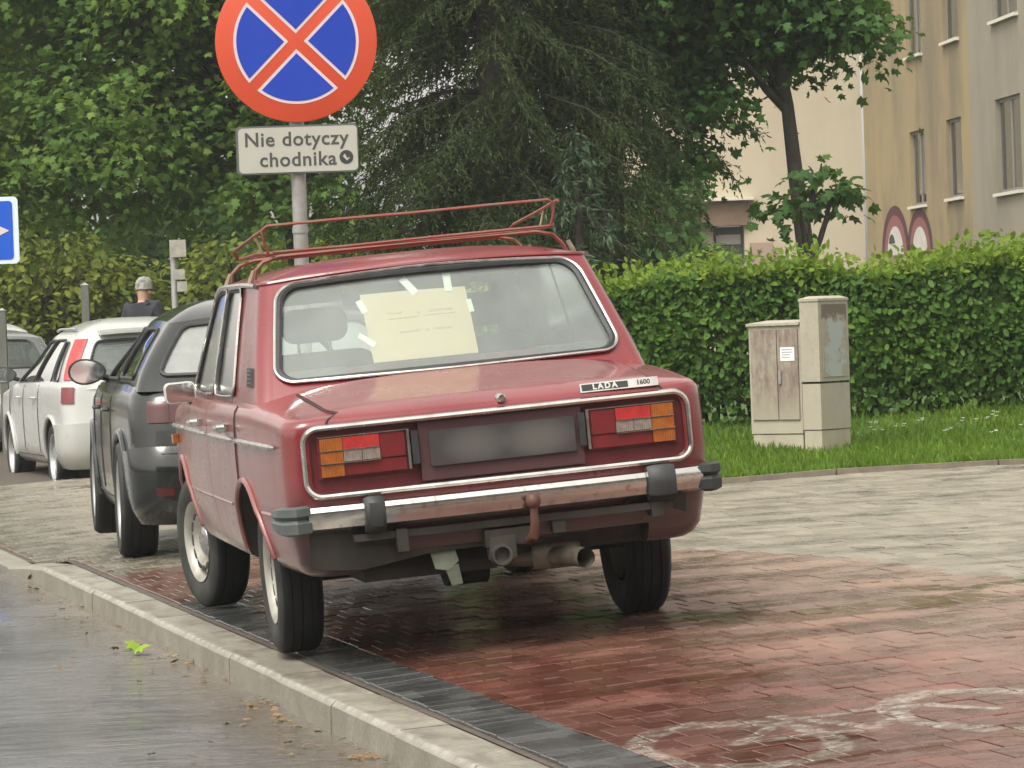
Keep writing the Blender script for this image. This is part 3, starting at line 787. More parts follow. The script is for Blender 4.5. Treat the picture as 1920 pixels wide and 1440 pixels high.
def hedge(name, label, p0, p1, depth, h0, h1, n, leaf, mats, base_z, group=None, top_share=0.35):
    """clipped hedge: leaf shell over a dark twiggy core, running from p0 to p1 (its front foot line)"""
    p0 = np.array(p0, float); p1 = np.array(p1, float); d = p1 - p0; L = np.linalg.norm(d); d /= L
    b = np.array([-d[1], d[0]]);  b = b if b[1] > 0 else -b
    root = empty(name, (p0[0], p0[1], 0)); meta(root, label, 'hedge', group)
    zf = lambda t: base_z(*(p0 + d * t * L))
    hf = lambda t: h0 + (h1 - h0) * t + 0.035 * math.sin(t * L * 2.3) + 0.02 * math.sin(t * L * 6.1 + 1)
    # twigs
    mb = MB()
    nt = int(L * 14)
    for i in range(nt):
        t = (i + rng.random()) / nt; q = d * t * L + b * depth * (0.12 + 0.76 * rng.random())
        z0 = zf(t) - 0.05; hh = hf(t) - 0.12
        pts = [(q[0], q[1], z0), (q[0] + rng.normal(0, 0.06), q[1] + rng.normal(0, 0.06), z0 + hh * 0.5), (q[0] + rng.normal(0, 0.12), q[1] + rng.normal(0, 0.12), zf(t) + hh)]
        mb.tube(pts, [0.018, 0.012, 0.004], 5, caps=False)
    tw = mb.build('twigs', bark, root, recalc=False); tw['kind'] = 'stuff'
    # inner dense leaves + shell leaves
    def make(nm, nn, mode, mat):
        t = rng.random(nn); ht = np.array([hf(a) for a in t]); zt = np.array([zf(a) for a in t])
        wob = 0.05 * np.sin(t * L * 3.7) + 0.04 * np.sin(t * L * 9.0 + 2)
        if mode == 'front':
            v = rng.random(nn) ** 0.9; v = 0.05 + 0.95 * v
            dep = np.abs(rng.normal(0, 0.10, nn)) - 0.03 + wob * 0.6 + 0.10 * (v ** 6) * 0.6 + 0.10 * (1 - v) ** 3
            back = rng.random(nn) < 0.22
            dep = np.where(back, depth - dep, dep)
            z = zt + v * ht
            nrm = np.stack([-b[0] * np.ones(nn), -b[1] * np.ones(nn), 0.35 * np.ones(nn)], 1); nrm[back, :2] *= -1
        else:
            dep = rng.random(nn) * depth
            z = zt + ht - np.abs(rng.normal(0, 0.06, nn)) + 0.20 * (rng.random(nn) ** 9) + wob * 0.5 + 0.03 * np.sin(t * L * 17.0) * np.sin(dep * 9)
            nrm = np.stack([np.zeros(nn), -0.35 * np.ones(nn), np.ones(nn)], 1)
        P = np.stack([d[0] * t * L + b[0] * dep, d[1] * t * L + b[1] * dep, z], 1)
        nrm = unit(nrm + rng.normal(size=(nn, 3)) * 0.42)
        D = np.array([0, 0, -0.55]) + rng.normal(size=(nn, 3)) * 0.7 + nrm * 0.35
        if mode == 'top': D += np.array([0, 0, 0.75])
        S = leaf * (0.5 + 1.0 * rng.random(nn) ** 1.4)
        if mode == 'front':     # bare patches, mostly near the foot
            den = np.sin(t * L * 2.9 + 1.3) * np.sin(v * 7 + t * L * 1.1) + 0.7 * np.sin(t * L * 7.7) * np.sin(v * 11 + 2)
            keep = (rng.random(nn) > 0.45 * (v < 0.2)) & ((den < 0.75) | (rng.random(nn) < 0.45))
            P, D, nrm, S = P[keep], D[keep], nrm[keep], S[keep]
        o = link_mesh(nm, leaves_mesh(nm, P, D, nrm, S, LEAF_OVAL_V, LEAF_OVAL_F, mat), root); o['kind'] = 'stuff'
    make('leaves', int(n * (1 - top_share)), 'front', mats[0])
    make('lit_young_leaves', int(n * top_share), 'top', mats[1])
    return root

hedge('hedge', 'long clipped leafy hedge with a bright green top behind the cable cabinets', (-1.9, 27.75), (9.5, 26.9), 1.1, 1.145, 1.10, 105000, 0.060, (L_hedge, L_hedge_top), lawn_z, 'clipped hedges')
hedge('hedge', 'taller hedge by the yellow wall, rising to the right behind the long hedge', (2.75, 33.0), (7.2, 32.4), 1.2, 0.98, 1.80, 30000, 0.062, (L_hedge, L_hedge_top), lambda x, y: 0.42, 'clipped hedges')

# grass
n = 62000
gx = rng.uniform(0.5, 5.2, n); gt = rng.random(n) ** 1.2 * 5.0
gy = np.array([LAWN_Y(a) for a in gx]) + gt
gzv = np.array([lawn_z(a, b) for a, b in zip(gx, gy)])
P = np.stack([gx, gy, gzv - 0.005], 1)
D = np.array([0, 0, 1.0]) + rng.normal(size=(n, 3)) * 0.35
Nr = rng.normal(size=(n, 3)); Nr[:, 2] *= 0.2
tuft = 0.5 + 0.5 * np.sin(gx * 7.3 + np.sin(gy * 5.1) * 2) * np.sin(gy * 6.7 + gx * 2)
S = (0.022 + 0.050 * rng.random(n) ** 1.5) * (0.7 + 0.85 * tuft)
o = link_mesh('grass', leaves_mesh('grass', P, D, Nr, S, BLADE_V * np.array([1, 2.0, 1]), BLADE_F, L_grass)); o['kind'] = 'stuff'
# small white flowers in the grass near the hedge foot
fl_mat = simple('white_petal', (0.75, 0.75, 0.70), 0.6)
PET = np.array([(0, 0, 0), (0.5, 0.22, 0.1), (1, 0, 0.16), (0.5, -0.22, 0.1)], float); PETF = np.array([(0, 1, 2), (0, 2, 3)])
cs = np.array([(2.75, 26.0), (2.9, 26.25), (3.18, 26.1), (3.42, 26.3), (2.55, 25.9), (3.62, 25.6), (3.3, 25.2), (2.62, 26.4), (3.5, 26.5), (3.05, 25.4)])
Pf = []; Df = []
for cx, cy in cs:
    for q in range(3):
        px, py = cx + rng.normal(0, 0.04), cy + rng.normal(0, 0.05); pz = lawn_z(px, py) + 0.08 + 0.03 * rng.random()
        for a in range(7):
            Pf.append((px, py, pz)); Df.append((math.cos(a * 0.9), math.sin(a * 0.9), 0.35))
Pf = np.array(Pf); Df = np.array(Df)
o = link_mesh('white_flowers', leaves_mesh('white_flowers', Pf, Df, np.tile([0, 0, 1.0], (len(Pf), 1)), np.full(len(Pf), 0.022), PET, PETF, fl_mat)); o['kind'] = 'stuff'

# trees
def blobs(ell, n, r0, r1, per):
    cx, cy, cz, rx, ry, rz = ell; out = []
    for i in range(n):
        d = unit(rng.normal(size=(1, 3)))[0] * rng.random() ** 0.40
        r_ = r0 + (r1 - r0) * rng.random()
        out.append((cx + d[0] * rx, cy + d[1] * ry, cz + d[2] * rz, r_, r_, r_ * 0.62, max(4, int(per * r_ * r_))))
    return out
deciduous('maple_tree', 'broad green maple filling the left side behind the parked cars', (-2.45, 43.0, 0.0),
          blobs((-4.6, 43.2, 5.0, 3.0, 1.6, 2.0), 54, 0.55, 0.95, 19) + blobs((-2.4, 42.6, 5.1, 1.5, 1.2, 2.1), 26, 0.5, 0.8, 19) + blobs((-5.2, 42.3, 3.3, 2.2, 0.8, 0.5), 16, 0.45, 0.7, 20) + blobs((-2.6, 42.3, 3.1, 1.1, 0.8, 0.5), 9, 0.4, 0.65, 20), 52, 0.20, 0.112, L_maple,
          [(-2.45, 43, -0.1), (-2.4, 43, 1.6), (-2.6, 43.1, 3.2), (-3.1, 43.2, 5.0), (-3.5, 43.4, 6.6)], 0.16, 0.05, 70, 'broadleaf trees', flat=0.5)
deciduous('maple_tree', 'paler maple at the far left edge beyond the blue sign', (-8.9, 56.5, 0.0),
          blobs((-8.2, 56.5, 5.0, 2.6, 1.6, 2.4), 50, 0.6, 1.05, 18), 46, 0.22, 0.15, L_maple,
          [(-8.9, 56.5, -0.1), (-8.8, 56.5, 2.2), (-8.5, 56.5, 4.4), (-8.4, 56.5, 6.4)], 0.17, 0.05, 40, 'broadleaf trees', flat=0.5)
spruce('spruce_tree', 'large dark spruce with drooping branches behind the roof rack', (0.0, 35.0, 0.2), 13.0, 1.80, 1.95, 0.14, 8, L_spruce, 0.066, 3, 'spruces', dens=1.9)
spruce('spruce_tree', 'second tall dark spruce, to the right and behind the drooping one', (1.05, 39.0, 0.2), 12.0, 1.55, 3.0, 0.16, 7, L_spruce, 0.07, 5, 'spruces', dens=1.5)
spruce('young_spruce', 'small blue green young spruce just above the hedge beside the car roof', (0.62, 31.2, 0.3), 2.55, 0.85, 0.5, 0.09, 6, L_spruce2, 0.085, 8, 'spruces')
deciduous('maple_tree', 'slim maple with a dark leaning trunk against the cream wall', (3.02, 36.0, 0.3),
          blobs((2.25, 36.0, 4.75, 1.15, 0.9, 0.85), 30, 0.42, 0.7, 26) + blobs((1.3, 36.2, 4.45, 0.65, 0.7, 0.75), 14, 0.35, 0.6, 26) + blobs((3.2, 35.8, 4.25, 0.45, 0.5, 0.35), 7, 0.28, 0.42, 34) + blobs((2.2, 36.4, 6.2, 1.4, 1.2, 0.8), 20, 0.5, 0.8, 20) + [(1.78, 35.9, 2.88, 0.2, 0.25, 0.13, 5), (2.05, 35.8, 3.45, 0.3, 0.4, 0.22, 8)], 54, 0.17, 0.105, L_maple2,
          [(3.07, 36, -0.1), (3.03, 36, 1.2), (2.93, 36, 1.9), (2.86, 36, 2.6), (2.80, 36, 3.3), (2.66, 36, 4.2), (2.4, 36.1, 5.6)], 0.115, 0.04, 34, 'broadleaf trees', tmin=0.64)
deciduous('sapling', 'low leafy side shoots sprouting round the slim dark trunk', (2.80, 35.2, 0.3),
          [(2.66, 35.2, 2.36, 0.24, 0.3, 0.12, 6), (3.22, 35.2, 2.42, 0.34, 0.25, 0.10, 8), (2.98, 35.2, 2.62, 0.2, 0.2, 0.1, 3)], 12, 0.09, 0.13, L_maple2,
          [(2.80, 35.2, -0.1), (2.86, 35.2, 1.3), (2.92, 35.2, 2.3)], 0.016, 0.006, 4, None, cat='young tree')
# far greenery closing the view between the trunks
n = 30000
fx = rng.uniform(-13, 3.2, n); fy = 61 + rng.normal(0, 1.0, n)
ftop = 3.1 + 0.5 * np.sin(fx * 0.9) + 0.35 * np.sin(fx * 2.3 + 1)
fz = 0.1 + (rng.random(n) ** 0.8) * ftop
o = link_mesh('far_greenery', leaves_mesh('far_greenery', np.stack([fx, fy, fz], 1), rng.normal(size=(n, 3)) - np.array([0, 0, 0.4]), np.array([0, -0.6, 0.7]) + rng.normal(size=(n, 3)) * 0.5, 0.14 + 0.14 * rng.random(n), LEAF_OVAL_V, LEAF_OVAL_F, L_maple2)); o['kind'] = 'stuff'
# yellow-green shrubs along the far left
for i, (x, y, rx, hz, n_) in enumerate([(-4.1, 55.0, 1.75, 2.6, 190), (-6.9, 54.6, 1.8, 2.75, 200), (-9.6, 55.0, 1.9, 2.65, 180), (-1.75, 53.0, 1.6, 2.4, 160)]):
    deciduous('shrub', ['rounded yellow green shrub right behind the capped person', 'bright yellow green shrub above the white car roof', 'yellow green shrub under the blue sign at the left edge', 'shady shrub behind the red car roof and sign pole'][i], (x, y, -0.05),
              [(x, y, hz * 0.5, rx, 0.9, hz * 0.56, n_)], 42, 0.27, 0.15, L_bright, [(x, y, -0.05), (x + 0.05, y, hz * 0.5), (x, y, hz * 0.8)], 0.05, 0.02, 25, 'yellow green shrubs', tmpl=OVAL, cat='shrub', shell=0.6)
# added unseen block behind the viewpoint: hides low sky, darkens what faces the camera
ob = empty('unseen_blocker_building', (0, -24, 0), R(180)); meta(ob, 'plain grey block behind the viewpoint, unseen, added to darken reflections and camera-facing surfaces', 'building')
# low dark bush in front of the small annexe window
deciduous('shrub', 'low grey green bush in front of the annexe window', (2.35, 45.0, 0.3),
          [(2.35, 45, 1.75, 0.40, 0.4, 0.5, 30)], 40, 0.15, 0.10, L_maple2, [(2.35, 45, 0.2), (2.4, 45, 1.2), (2.35, 45, 1.9)], 0.04, 0.02, 16, None, tmpl=OVAL, cat='shrub')

# ------------------------------------------------------------------ buildings
def plaster(name, a, b, c, scale=0.35):
    m = NT(name); p = m.pos()
    n1 = m.noise(p, scale, 6, 0.62); n2 = m.noise(p, 18, 4, 0.6)
    st = m.noise(m.n('Mapping', {'Vector': p, 'Scale': (0.5, 0.5, 0.22)}).outputs[0], 0.9, 6, 0.68)
    col = m.mix(m.maprange(n1, 0.35, 0.68, 0, 1), a, b)
    col = m.mix(m.maprange(st, 0.46, 0.64, 0, 0.8), col, c)
    return m.out(m.principled(col=col, rough=0.85, normal=m.bump(n2, 0.3, 0.01)))
M['yellow_plaster'] = plaster('stained_yellow_plaster', (0.31, 0.235, 0.115), (0.27, 0.215, 0.12), (0.15, 0.128, 0.085))
M['grey_plaster'] = plaster('grey_beige_plaster', (0.27, 0.24, 0.18), (0.245, 0.22, 0.168), (0.19, 0.17, 0.13))
M['cream_plaster'] = plaster('cream_plaster', (0.50, 0.44, 0.325), (0.47, 0.415, 0.305), (0.41, 0.355, 0.26))
M['curtain'] = simple('net_curtain', (0.30, 0.275, 0.25), 0.8, col2=(0.42, 0.39, 0.35), scale=3)
M['pane'] = glass_mat('house_window_glass', (0.8, 0.83, 0.82), 0.03, refl=1.0)
M['sill'] = simple('white_window_sill', (0.62, 0.58, 0.50), 0.5)
M['frame_grey'] = simple('grey_window_frame', (0.20, 0.19, 0.165), 0.6)
M['frame_brown'] = simple('brown_timber', (0.15, 0.10, 0.065), 0.7, col2=(0.20, 0.135, 0.09), scale=4)
M['grey_pane'] = simple('dull_grey_glazing', (0.10, 0.11, 0.115), 0.15, col2=(0.17, 0.18, 0.18), scale=2)
M['pink_plaster'] = plaster('pinkish_plaster', (0.38, 0.27, 0.22), (0.34, 0.25, 0.2), (0.28, 0.2, 0.16))
M['graf_maroon'] = simple('maroon_spray_paint', (0.085, 0.022, 0.028), 0.7, col2=(0.06, 0.015, 0.02), scale=3)
M['graf_red'] = simple('brownish_red_spray_paint', (0.22, 0.085, 0.08), 0.7)
M['graf_white'] = simple('white_spray_paint', (0.55, 0.53, 0.48), 0.7, col2=(0.45, 0.43, 0.40), scale=4)

# local wall frame: x runs along the wall from the far corner toward the viewer, -y points outwards, z up
YB0 = np.array([6.89, 70.0]); YD = np.array([0.0887, -0.99606]); YN = np.array([-0.99606, -0.0887])
def wall_matrix():
    return Matrix([(YD[0], -YN[0], 0, YB0[0]), (YD[1], -YN[1], 0, YB0[1]), (0, 0, 1, 0), (0, 0, 0, 1)])
yb = empty('yellow_building', matrix=wall_matrix())
meta(yb, 'stained yellow plastered block with tall narrow windows at the right', 'building')

def wall_with_holes(mb, u0, u1, z0, z1, holes, w=0.0, depth=-0.30, mi=0):
    """front face of a wall in the plane w, with rectangular openings and their reveals"""
    us = sorted({u0, u1} | {h[0] for h in holes} | {h[1] for h in holes}); zs = sorted({z0, z1} | {h[2] for h in holes} | {h[3] for h in holes})
    for a, b in zip(us, us[1:]):
        for c, d in zip(zs, zs[1:]):
            if any(h[0] <= a and b <= h[1] and h[2] <= c and d <= h[3] for h in holes): continue
            mb.add([(a, w, c), (b, w, c), (b, w, d), (a, w, d)], [(0, 1, 2, 3)], mi)
    for a, b, c, d in holes:
        mb.add([(a, w, c), (b, w, c), (b, w, d), (a, w, d), (a, w - depth, c), (b, w - depth, c), (b, w - depth, d), (a, w - depth, d)],
               [(0, 1, 5, 4), (1, 2, 6, 5), (2, 3, 7, 6), (3, 0, 4, 7)], mi)

def house_window(parent, u0, u1, z0, z1, w, depth=0.06, curtain=0.62, name='window'):
    fr_ = MB(); t = 0.055; wi = w + depth
    for a, b, c, d in ((u0, u1, z0, z0 + t), (u0, u1, z1 - t, z1), (u0, u0 + t, z0 + t, z1 - t), (u1 - t, u1, z0 + t, z1 - t)):
        fr_.box(a, b, wi, wi + 0.05, c, d)
    if u1 - u0 > 1.3: fr_.box((u0 + u1) / 2 - 0.035, (u0 + u1) / 2 + 0.035, wi, wi + 0.05, z0 + t, z1 - t)
    f = fr_.build(name, M['frame_grey'], parent, smooth=None)
    g = MB(); g.box(u0 + t, u1 - t, wi + 0.018, wi + 0.026, z0 + t, z1 - t); g.build('pane', M['pane'], f, smooth=None)
    c = MB(); nf = 22
    zc = z0 + (z1 - z0) * curtain
    c.grid(lambda a, b: (u0 + (u1 - u0) * a, wi + 0.09 + 0.02 * math.sin(a * 40), z0 + (zc - z0) * b), [i / nf for i in range(nf + 1)], [0, 1])
    c.build('curtain', M['curtain'], f)
    bk = MB(); bk.box(u0 - 0.02, u1 + 0.02, wi + 0.45, wi + 0.5, z0 - 0.02, z1 + 0.02); bk.build('dark_room', M['interior'], f, smooth=None)
    s = MB(); s.box(u0 - 0.06, u1 + 0.06, w - 0.07, w + depth, z0 - 0.05, z0); s.build('sill', M['sill'], f, smooth=None)

holes = []; h2 = []
for zb in (0.47, 3.13, 5.79, 8.45):
    holes += [(4.35, 5.67, zb, zb + 1.33), (7.53, 8.73, zb + 0.02, zb + 1.36)]
for zb in (0.40, 3.07, 5.80, 8.5):
    h2 += [(11.85, 13.6, zb, zb + 1.49), (15.6, 17.2, zb, zb + 1.49)]
mb = MB(); wall_with_holes(mb, 0, 9.98, -0.2, 11.4, holes); mb.box(0, 0.3, 0.3, 9, -0.2, 11.4)
mb.build('wall', M['yellow_plaster'], yb, smooth=None, recalc=False)
mb = MB(); wall_with_holes(mb, 10.0, 26, -0.2, 11.4, h2, w=-0.12); mb.box(9.98, 10.0, -0.118, 0.3, -0.2, 11.4)
mb.build('wall', M['grey_plaster'], yb, smooth=None, recalc=False)['label'] = 'grey beige wall section standing slightly proud'
for h in holes: house_window(yb, *h, 0.0, curtain=0.72 if h[2] < 5 else 0.9)
for h in h2: house_window(yb, *h, -0.12, curtain=0.85)
mb = MB(); mb.box(-0.3, 26.3, -0.5, 9.3, 11.4, 11.75); mb.build('roof', M['frame_brown'], yb, smooth=None)
# graffiti sprayed low on the yellow wall
gf = empty('graffiti', parent=yb)
def arch_band(c, zb, ro, ri, hs, w):
    pts = []; nn = 18
    vs = []; fs = []
    for i in range(nn + 1):
        a = math.pi * i / nn
        for r_ in (ro, ri):
            vs.append((c + r_ * math.cos(a), w, zb + r_ * hs * math.sin(a)))
    for i in range(nn): fs.append((2 * i, 2 * i + 1, 2 * i + 3, 2 * i + 2))
    return vs, fs
for c, ro, zb in ((2.75, 1.30, 2.30), (5.0, 1.12, 2.30)):
    for r0_, r1_, mt, dz in ((ro, ro * 0.80, 'graf_maroon', -0.004), (ro * 0.80, ro * 0.58, 'graf_red', -0.005), (ro * 0.58, 0.0, 'graf_white', -0.006)):
        mb = MB(); mb.add(*arch_band(c, zb, r0_, r1_, 0.70, dz)); mb.build('painted_arch' if r1_ else 'painted_fill', M[mt], gf, smooth=None)
mb = MB(); mb.add(*arch_band(2.45, 2.52, 0.28, 0.0, 0.6, -0.010)); mb.build('painted_dot', simple('dark_green_spray_paint', (0.04, 0.05, 0.035), 0.7), gf, smooth=None)

oh = [(x, x + 1.5, z, z + 1.5) for x in np.arange(-33, 32, 3.2) for z in (1.0, 4.0, 7.0, 10.0)]
mb = MB(); wall_with_holes(mb, -36, 36, -0.3, 13.0, oh, depth=0.25); mb.build('wall', M['grey_plaster'], ob, smooth=None, recalc=False)
mb = MB()
for a_, b_, c_, d_ in oh: mb.add([(a_, 0.25, c_), (b_, 0.25, c_), (b_, 0.25, d_), (a_, 0.25, d_)], [(0, 1, 2, 3)])
q_ = mb.build('window_panes', M['grey_pane'], ob, smooth=None); q_['kind'] = 'stuff'
MB().box(-36.3, 36.3, -0.4, 10, 13.0, 13.4).build('roof', M['frame_brown'], ob, smooth=None)
# cream house with a recessed ground floor, left of the yellow block
cb = empty('cream_house', (0, 74, 0)); meta(cb, 'cream rendered house with a brown lintel and grey glazing behind the trees', 'building')
mb = MB()
Q = lambda a, b, c, d: mb.add([(a, 0, c), (b, 0, c), (b, 0, d), (a, 0, d)], [(0, 1, 2, 3)])
Q(4.85, 7.24, -0.2, 10); Q(1.6, 4.85, 3.66, 10); Q(1.6, 2.95, -0.2, 3.66)
mb.box(1.6, 1.9, 0.02, 8, -0.2, 10); mb.box(7.0, 7.24, 0.02, 8, -0.2, 10); mb.box(2.95, 3.0, 0.01, 1.2, -0.2, 3.66); mb.box(4.8, 4.85, 0.01, 1.2, -0.2, 3.66)
mb.build('wall', M['cream_plaster'], cb, smooth=None, recalc=False)
mb = MB(); mb.box(2.9, 4.9, -0.10, 0.5, 3.12, 3.60); mb.build('lintel', M['frame_brown'], cb, smooth=None)
mb = MB(); mb.box(2.8, 5.0, -0.25, 0.5, 3.62, 3.68); mb.build('ledge', M['sill'], cb, smooth=None)
mb = MB(); mb.box(3.0, 3.95, 0.50, 0.55, 0.0, 3.11); mb.build('glazing', M['grey_pane'], cb, smooth=None)
mb = MB(); mb.box(4.2, 4.79, 0.50, 0.55, 0.0, 3.11); mb.build('glazing', M['grey_pane'], cb, smooth=None)
mb = MB(); mb.box(3.96, 4.19, 0.30, 0.56, 0.0, 3.11); mb.build('post', M['cream_plaster'], cb, smooth=None)
mb = MB(); mb.box(4.25, 4.75, 0.44, 0.495, 2.75, 2.95); mb.build('blind', M['white_plastic'], cb, smooth=None)
mb = MB(); mb.box(4.9, 5.35, -0.35, -0.05, 0, 2.75); mb.build('pier', M['pink_plaster'], cb, smooth=None)
mb = MB(); mb.box(2.5, 2.9, -0.3, -0.05, 0, 2.5); mb.build('pier', M['pink_plaster'], cb, smooth=None)
mb = MB(); mb.add([(1.3, -0.5, 10), (7.3, -0.5, 10), (7.3, 4, 12.5), (1.3, 4, 12.5), (1.3, 8.5, 10), (7.3, 8.5, 10)], [(0, 1, 2, 3), (3, 2, 5, 4), (0, 3, 4), (1, 5, 2)]); mb.build('roof', M['frame_brown'], cb, smooth=None)

# ------------------------------------------------------------------ car building tools
class CarForm:
    """body below the belt: stacked plan outlines (z, half width, rear y, front y); cabin above: tapering ring"""
    def __init__(s, lev, rc, rcf, bulge, yc, hl, taper, deck, crown, cabin, bulge_f=0.10, ztop_ref=None):
        s.L = np.array(lev, float); s.n = len(lev) - 1
        s.rc, s.rcf, s.bulge, s.bulge_f = rc, rcf, bulge, bulge_f
        s.yc, s.hl, s.tk = yc, hl, taper
        s.deck = np.array(deck, float); s.cr = np.array(crown, float)
        s.ztop = s.L[-1, 0]; s.c = cabin
    def lev(s, v):
        i = np.arange(s.n + 1)
        return [float(np.interp(v, i, s.L[:, k])) for k in range(4)]
    def vz(s, z):
        return float(np.interp(z, s.L[:, 0], np.arange(s.n + 1)))
    def dz(s, y):
        return float(np.interp(y, s.deck[:, 0], s.deck[:, 1])) - s.ztop
    def crown(s, y):
        return float(np.interp(y, s.cr[:, 0], s.cr[:, 1]))
    def fin(s, x, y, z):
        t = 1 - s.tk * abs((y - s.yc) / s.hl) ** 2.6
        f = min(1, max(0, (z - (s.ztop - 0.16)) / 0.16))
        return (x * t, y, z + s.dz(y) * f * f)
    def rear(s, u, v):
        z, w, yr, yf = s.lev(v)
        return s.fin(u * (w - s.rc), yr - s.bulge * (1 - u * u), z)
    def front(s, u, v):
        z, w, yr, yf = s.lev(v)
        return s.fin(u * (w - s.rcf), yf + s.bulge_f * (1 - u * u), z)
    def corner(s, a, v, sd=1, fr=False):
        z, w, yr, yf = s.lev(v); q = a * math.pi / 2
        r = s.rcf if fr else s.rc
        y = (yf - r + r * math.cos(q)) if fr else (yr + r - r * math.cos(q))
        return s.fin(sd * (w - r + r * math.sin(q)), y, z)
    def side(s, y, v, sd=-1):
        z, w, yr, yf = s.lev(v)
        return s.fin(sd * w, y, z)
    def side_t(s, t, v, sd=-1):
        z, w, yr, yf = s.lev(v)
        a, b = yr + s.rc, yf - s.rcf
        return s.fin(sd * w, a + (b - a) * t, z)
    def deckpt(s, u, y, sd=None):
        z, w, yr, yf = s.lev(s.n)
        if y < yr + s.rc:
            q = math.acos(max(-1, min(1, (yr + s.rc - y) / s.rc))); xe = w - s.rc + s.rc * math.sin(q)
        elif y > yf - s.rcf:
            q = math.acos(max(-1, min(1, (y - yf + s.rcf) / s.rcf))); xe = w - s.rcf + s.rcf * math.sin(q)
        else: xe = w
        yy = y - s.bulge * (1 - u * u) * math.exp(-max(0, y - yr) / 0.12)
        yy += s.bulge_f * (1 - u * u) * math.exp(-max(0, yf - y) / 0.15)
        x, _, z2 = s.fin(u * xe, y, z)
        return (x, yy, z2 + s.crown(y) * (1 - abs(u) ** 3.2) * min(1, max(0, (y - yr) / 0.06)))
    def shell(s, nv=3):
        mb = MB()
        vs = sorted(set(list(np.arange(0, s.n + 1e-6, 1.0 / nv))))
        U = [-1 + 2 * i / 20 for i in range(21)]
        A = [i / 6 for i in range(7)]
        T = [i / 44 for i in range(45)]
        mb.grid(s.rear, U, vs); mb.grid(s.front, U, vs)
        for sd in (-1, 1):
            mb.grid(lambda a, v: s.corner(a, v, sd), A, vs)
            mb.grid(lambda a, v: s.corner(a, v, sd, True), A, vs)
            mb.grid(lambda t, v: s.side_t(t, v, sd), T, vs)
        z, w, yr, yf = s.lev(s.n)
        ys = [yr + s.rc - s.rc * math.cos(a * math.pi / 2) for a in A] + [yr + s.rc + (yf - s.rcf - yr - s.rc) * t for t in T[1:]] + [yf - s.rcf + s.rcf * math.cos(a * math.pi / 2) for a in A[::-1][1:]]
        mb.grid(s.deckpt, U, ys)
        # flat floor
        def bot(u, y):
            z, w, yr, yf = s.lev(0)
            if y < yr + s.rc: xe = w - s.rc + s.rc * math.sin(math.acos(max(-1, min(1, (yr + s.rc - y) / s.rc))))
            elif y > yf - s.rcf: xe = w - s.rcf + s.rcf * math.sin(math.acos(max(-1, min(1, (y - yf + s.rcf) / s.rcf))))
            else: xe = w
            yy = y
            if abs(y - yr) < 1e-6: yy = y - s.bulge * (1 - u * u)
            if abs(y - yf) < 1e-6: yy = y + s.bulge_f * (1 - u * u)
            return s.fin(u * xe, yy, z)
        z, w, yr, yf = s.lev(0)
        ys0 = [yr + s.rc - s.rc * math.cos(a * math.pi / 2) for a in A] + [yr + s.rc + (yf - s.rcf - yr - s.rc) * t for t in T[1:]] + [yf - s.rcf + s.rcf * math.cos(a * math.pi / 2) for a in A[::-1][1:]]
        mb.grid(bot, U, ys0)
        return mb
    # cabin ring: v 0 = below the belt, 1 = roof edge
    def cab(s, v):
        c = s.c
        e = v ** c.get('pw', 1.15)
        w = c['w0'] + (c['w1'] - c['w0']) * e
        yr = c['yr0'] + (c['yr1'] - c['yr0']) * v ** c.get('pr', 1.0)
        yf = c['yf0'] + (c['yf1'] - c['yf0']) * v
        return w, yr, yf
    def cz(s, v, x, y):
        c = s.c
        t = (y - c['yr1']) / (c['yf1'] - c['yr1'])
        drop = c.get('dr', 0.02) * max(0, 1 - t * 3) ** 2 + c.get('df', 0.03) * max(0, 1 - (1 - t) * 3) ** 2
        return c['z0'] + (c['z1'] - c['z0']) * v - (drop + c.get('dx', 0.03) * (abs(x) / c['w1']) ** 2.2) * v ** 2
    def crear(s, u, v):
        w, yr, yf = s.cab(v); r = s.c['rc']; x = u * (w - r); y = yr - s.c['bulge'] * (1 - u * u) * (1 - 0.25 * v)
        return (x, y, s.cz(v, x, y))
    def cfront(s, u, v):
        w, yr, yf = s.cab(v); r = s.c['rc']; x = u * (w - r); y = yf + s.c.get('bf', 0.10) * (1 - u * u)
        return (x, y, s.cz(v, x, y))
    def ccorner(s, a, v, sd=-1, fr=False):
        w, yr, yf = s.cab(v); r = s.c['rc']; q = a * math.pi / 2
        y = (yf - r + r * math.cos(q)) if fr else (yr + r - r * math.cos(q)); x = sd * (w - r + r * math.sin(q))
        return (x, y, s.cz(v, x, y))
    def cside(s, t, v, sd=-1):
        w, yr, yf = s.cab(v); r = s.c['rc']; a, b = yr + r, yf - r
        y = a + (b - a) * t; x = sd * (w + 0.012 * math.sin(math.pi * t))
        return (x, y, s.cz(v, x, y))
    def roof(s, nk=None):
        mb = MB(); c = s.c
        ring = [s.crear(-1 + 2 * i / 16, 1.0) for i in range(17)] + [s.ccorner(i / 5, 1.0, 1) for i in range(1, 6)] + [s.cside(i / 16, 1.0, 1) for i in range(1, 17)] + [s.ccorner(i / 5, 1.0, 1, True) for i in range(4, -1, -1)]
        ring += [s.cfront(1 - 2 * i / 16, 1.0) for i in range(1, 17)] + [s.ccorner(i / 5, 1.0, -1, True) for i in range(1, 6)] + [s.cside(1 - i / 16, 1.0, -1) for i in range(1, 17)] + [s.ccorner(i / 5, 1.0, -1) for i in range(4, 0, -1)]
        ym = (c['yr1'] + c['yf1']) / 2; hy = (c['yf1'] - c['yr1']) / 2
        zc = c['zr']
        ks = [1.0, 0.975, 0.94, 0.88, 0.78, 0.62, 0.42, 0.2]
        V = []; F = []
        for k in ks:
            for x, y, z in ring:
                V.append((x * k, ym + (y - ym) * k, z + (zc - z) * (1 - k ** 3.2)))
        n = len(ring); V.append((0, ym, zc))
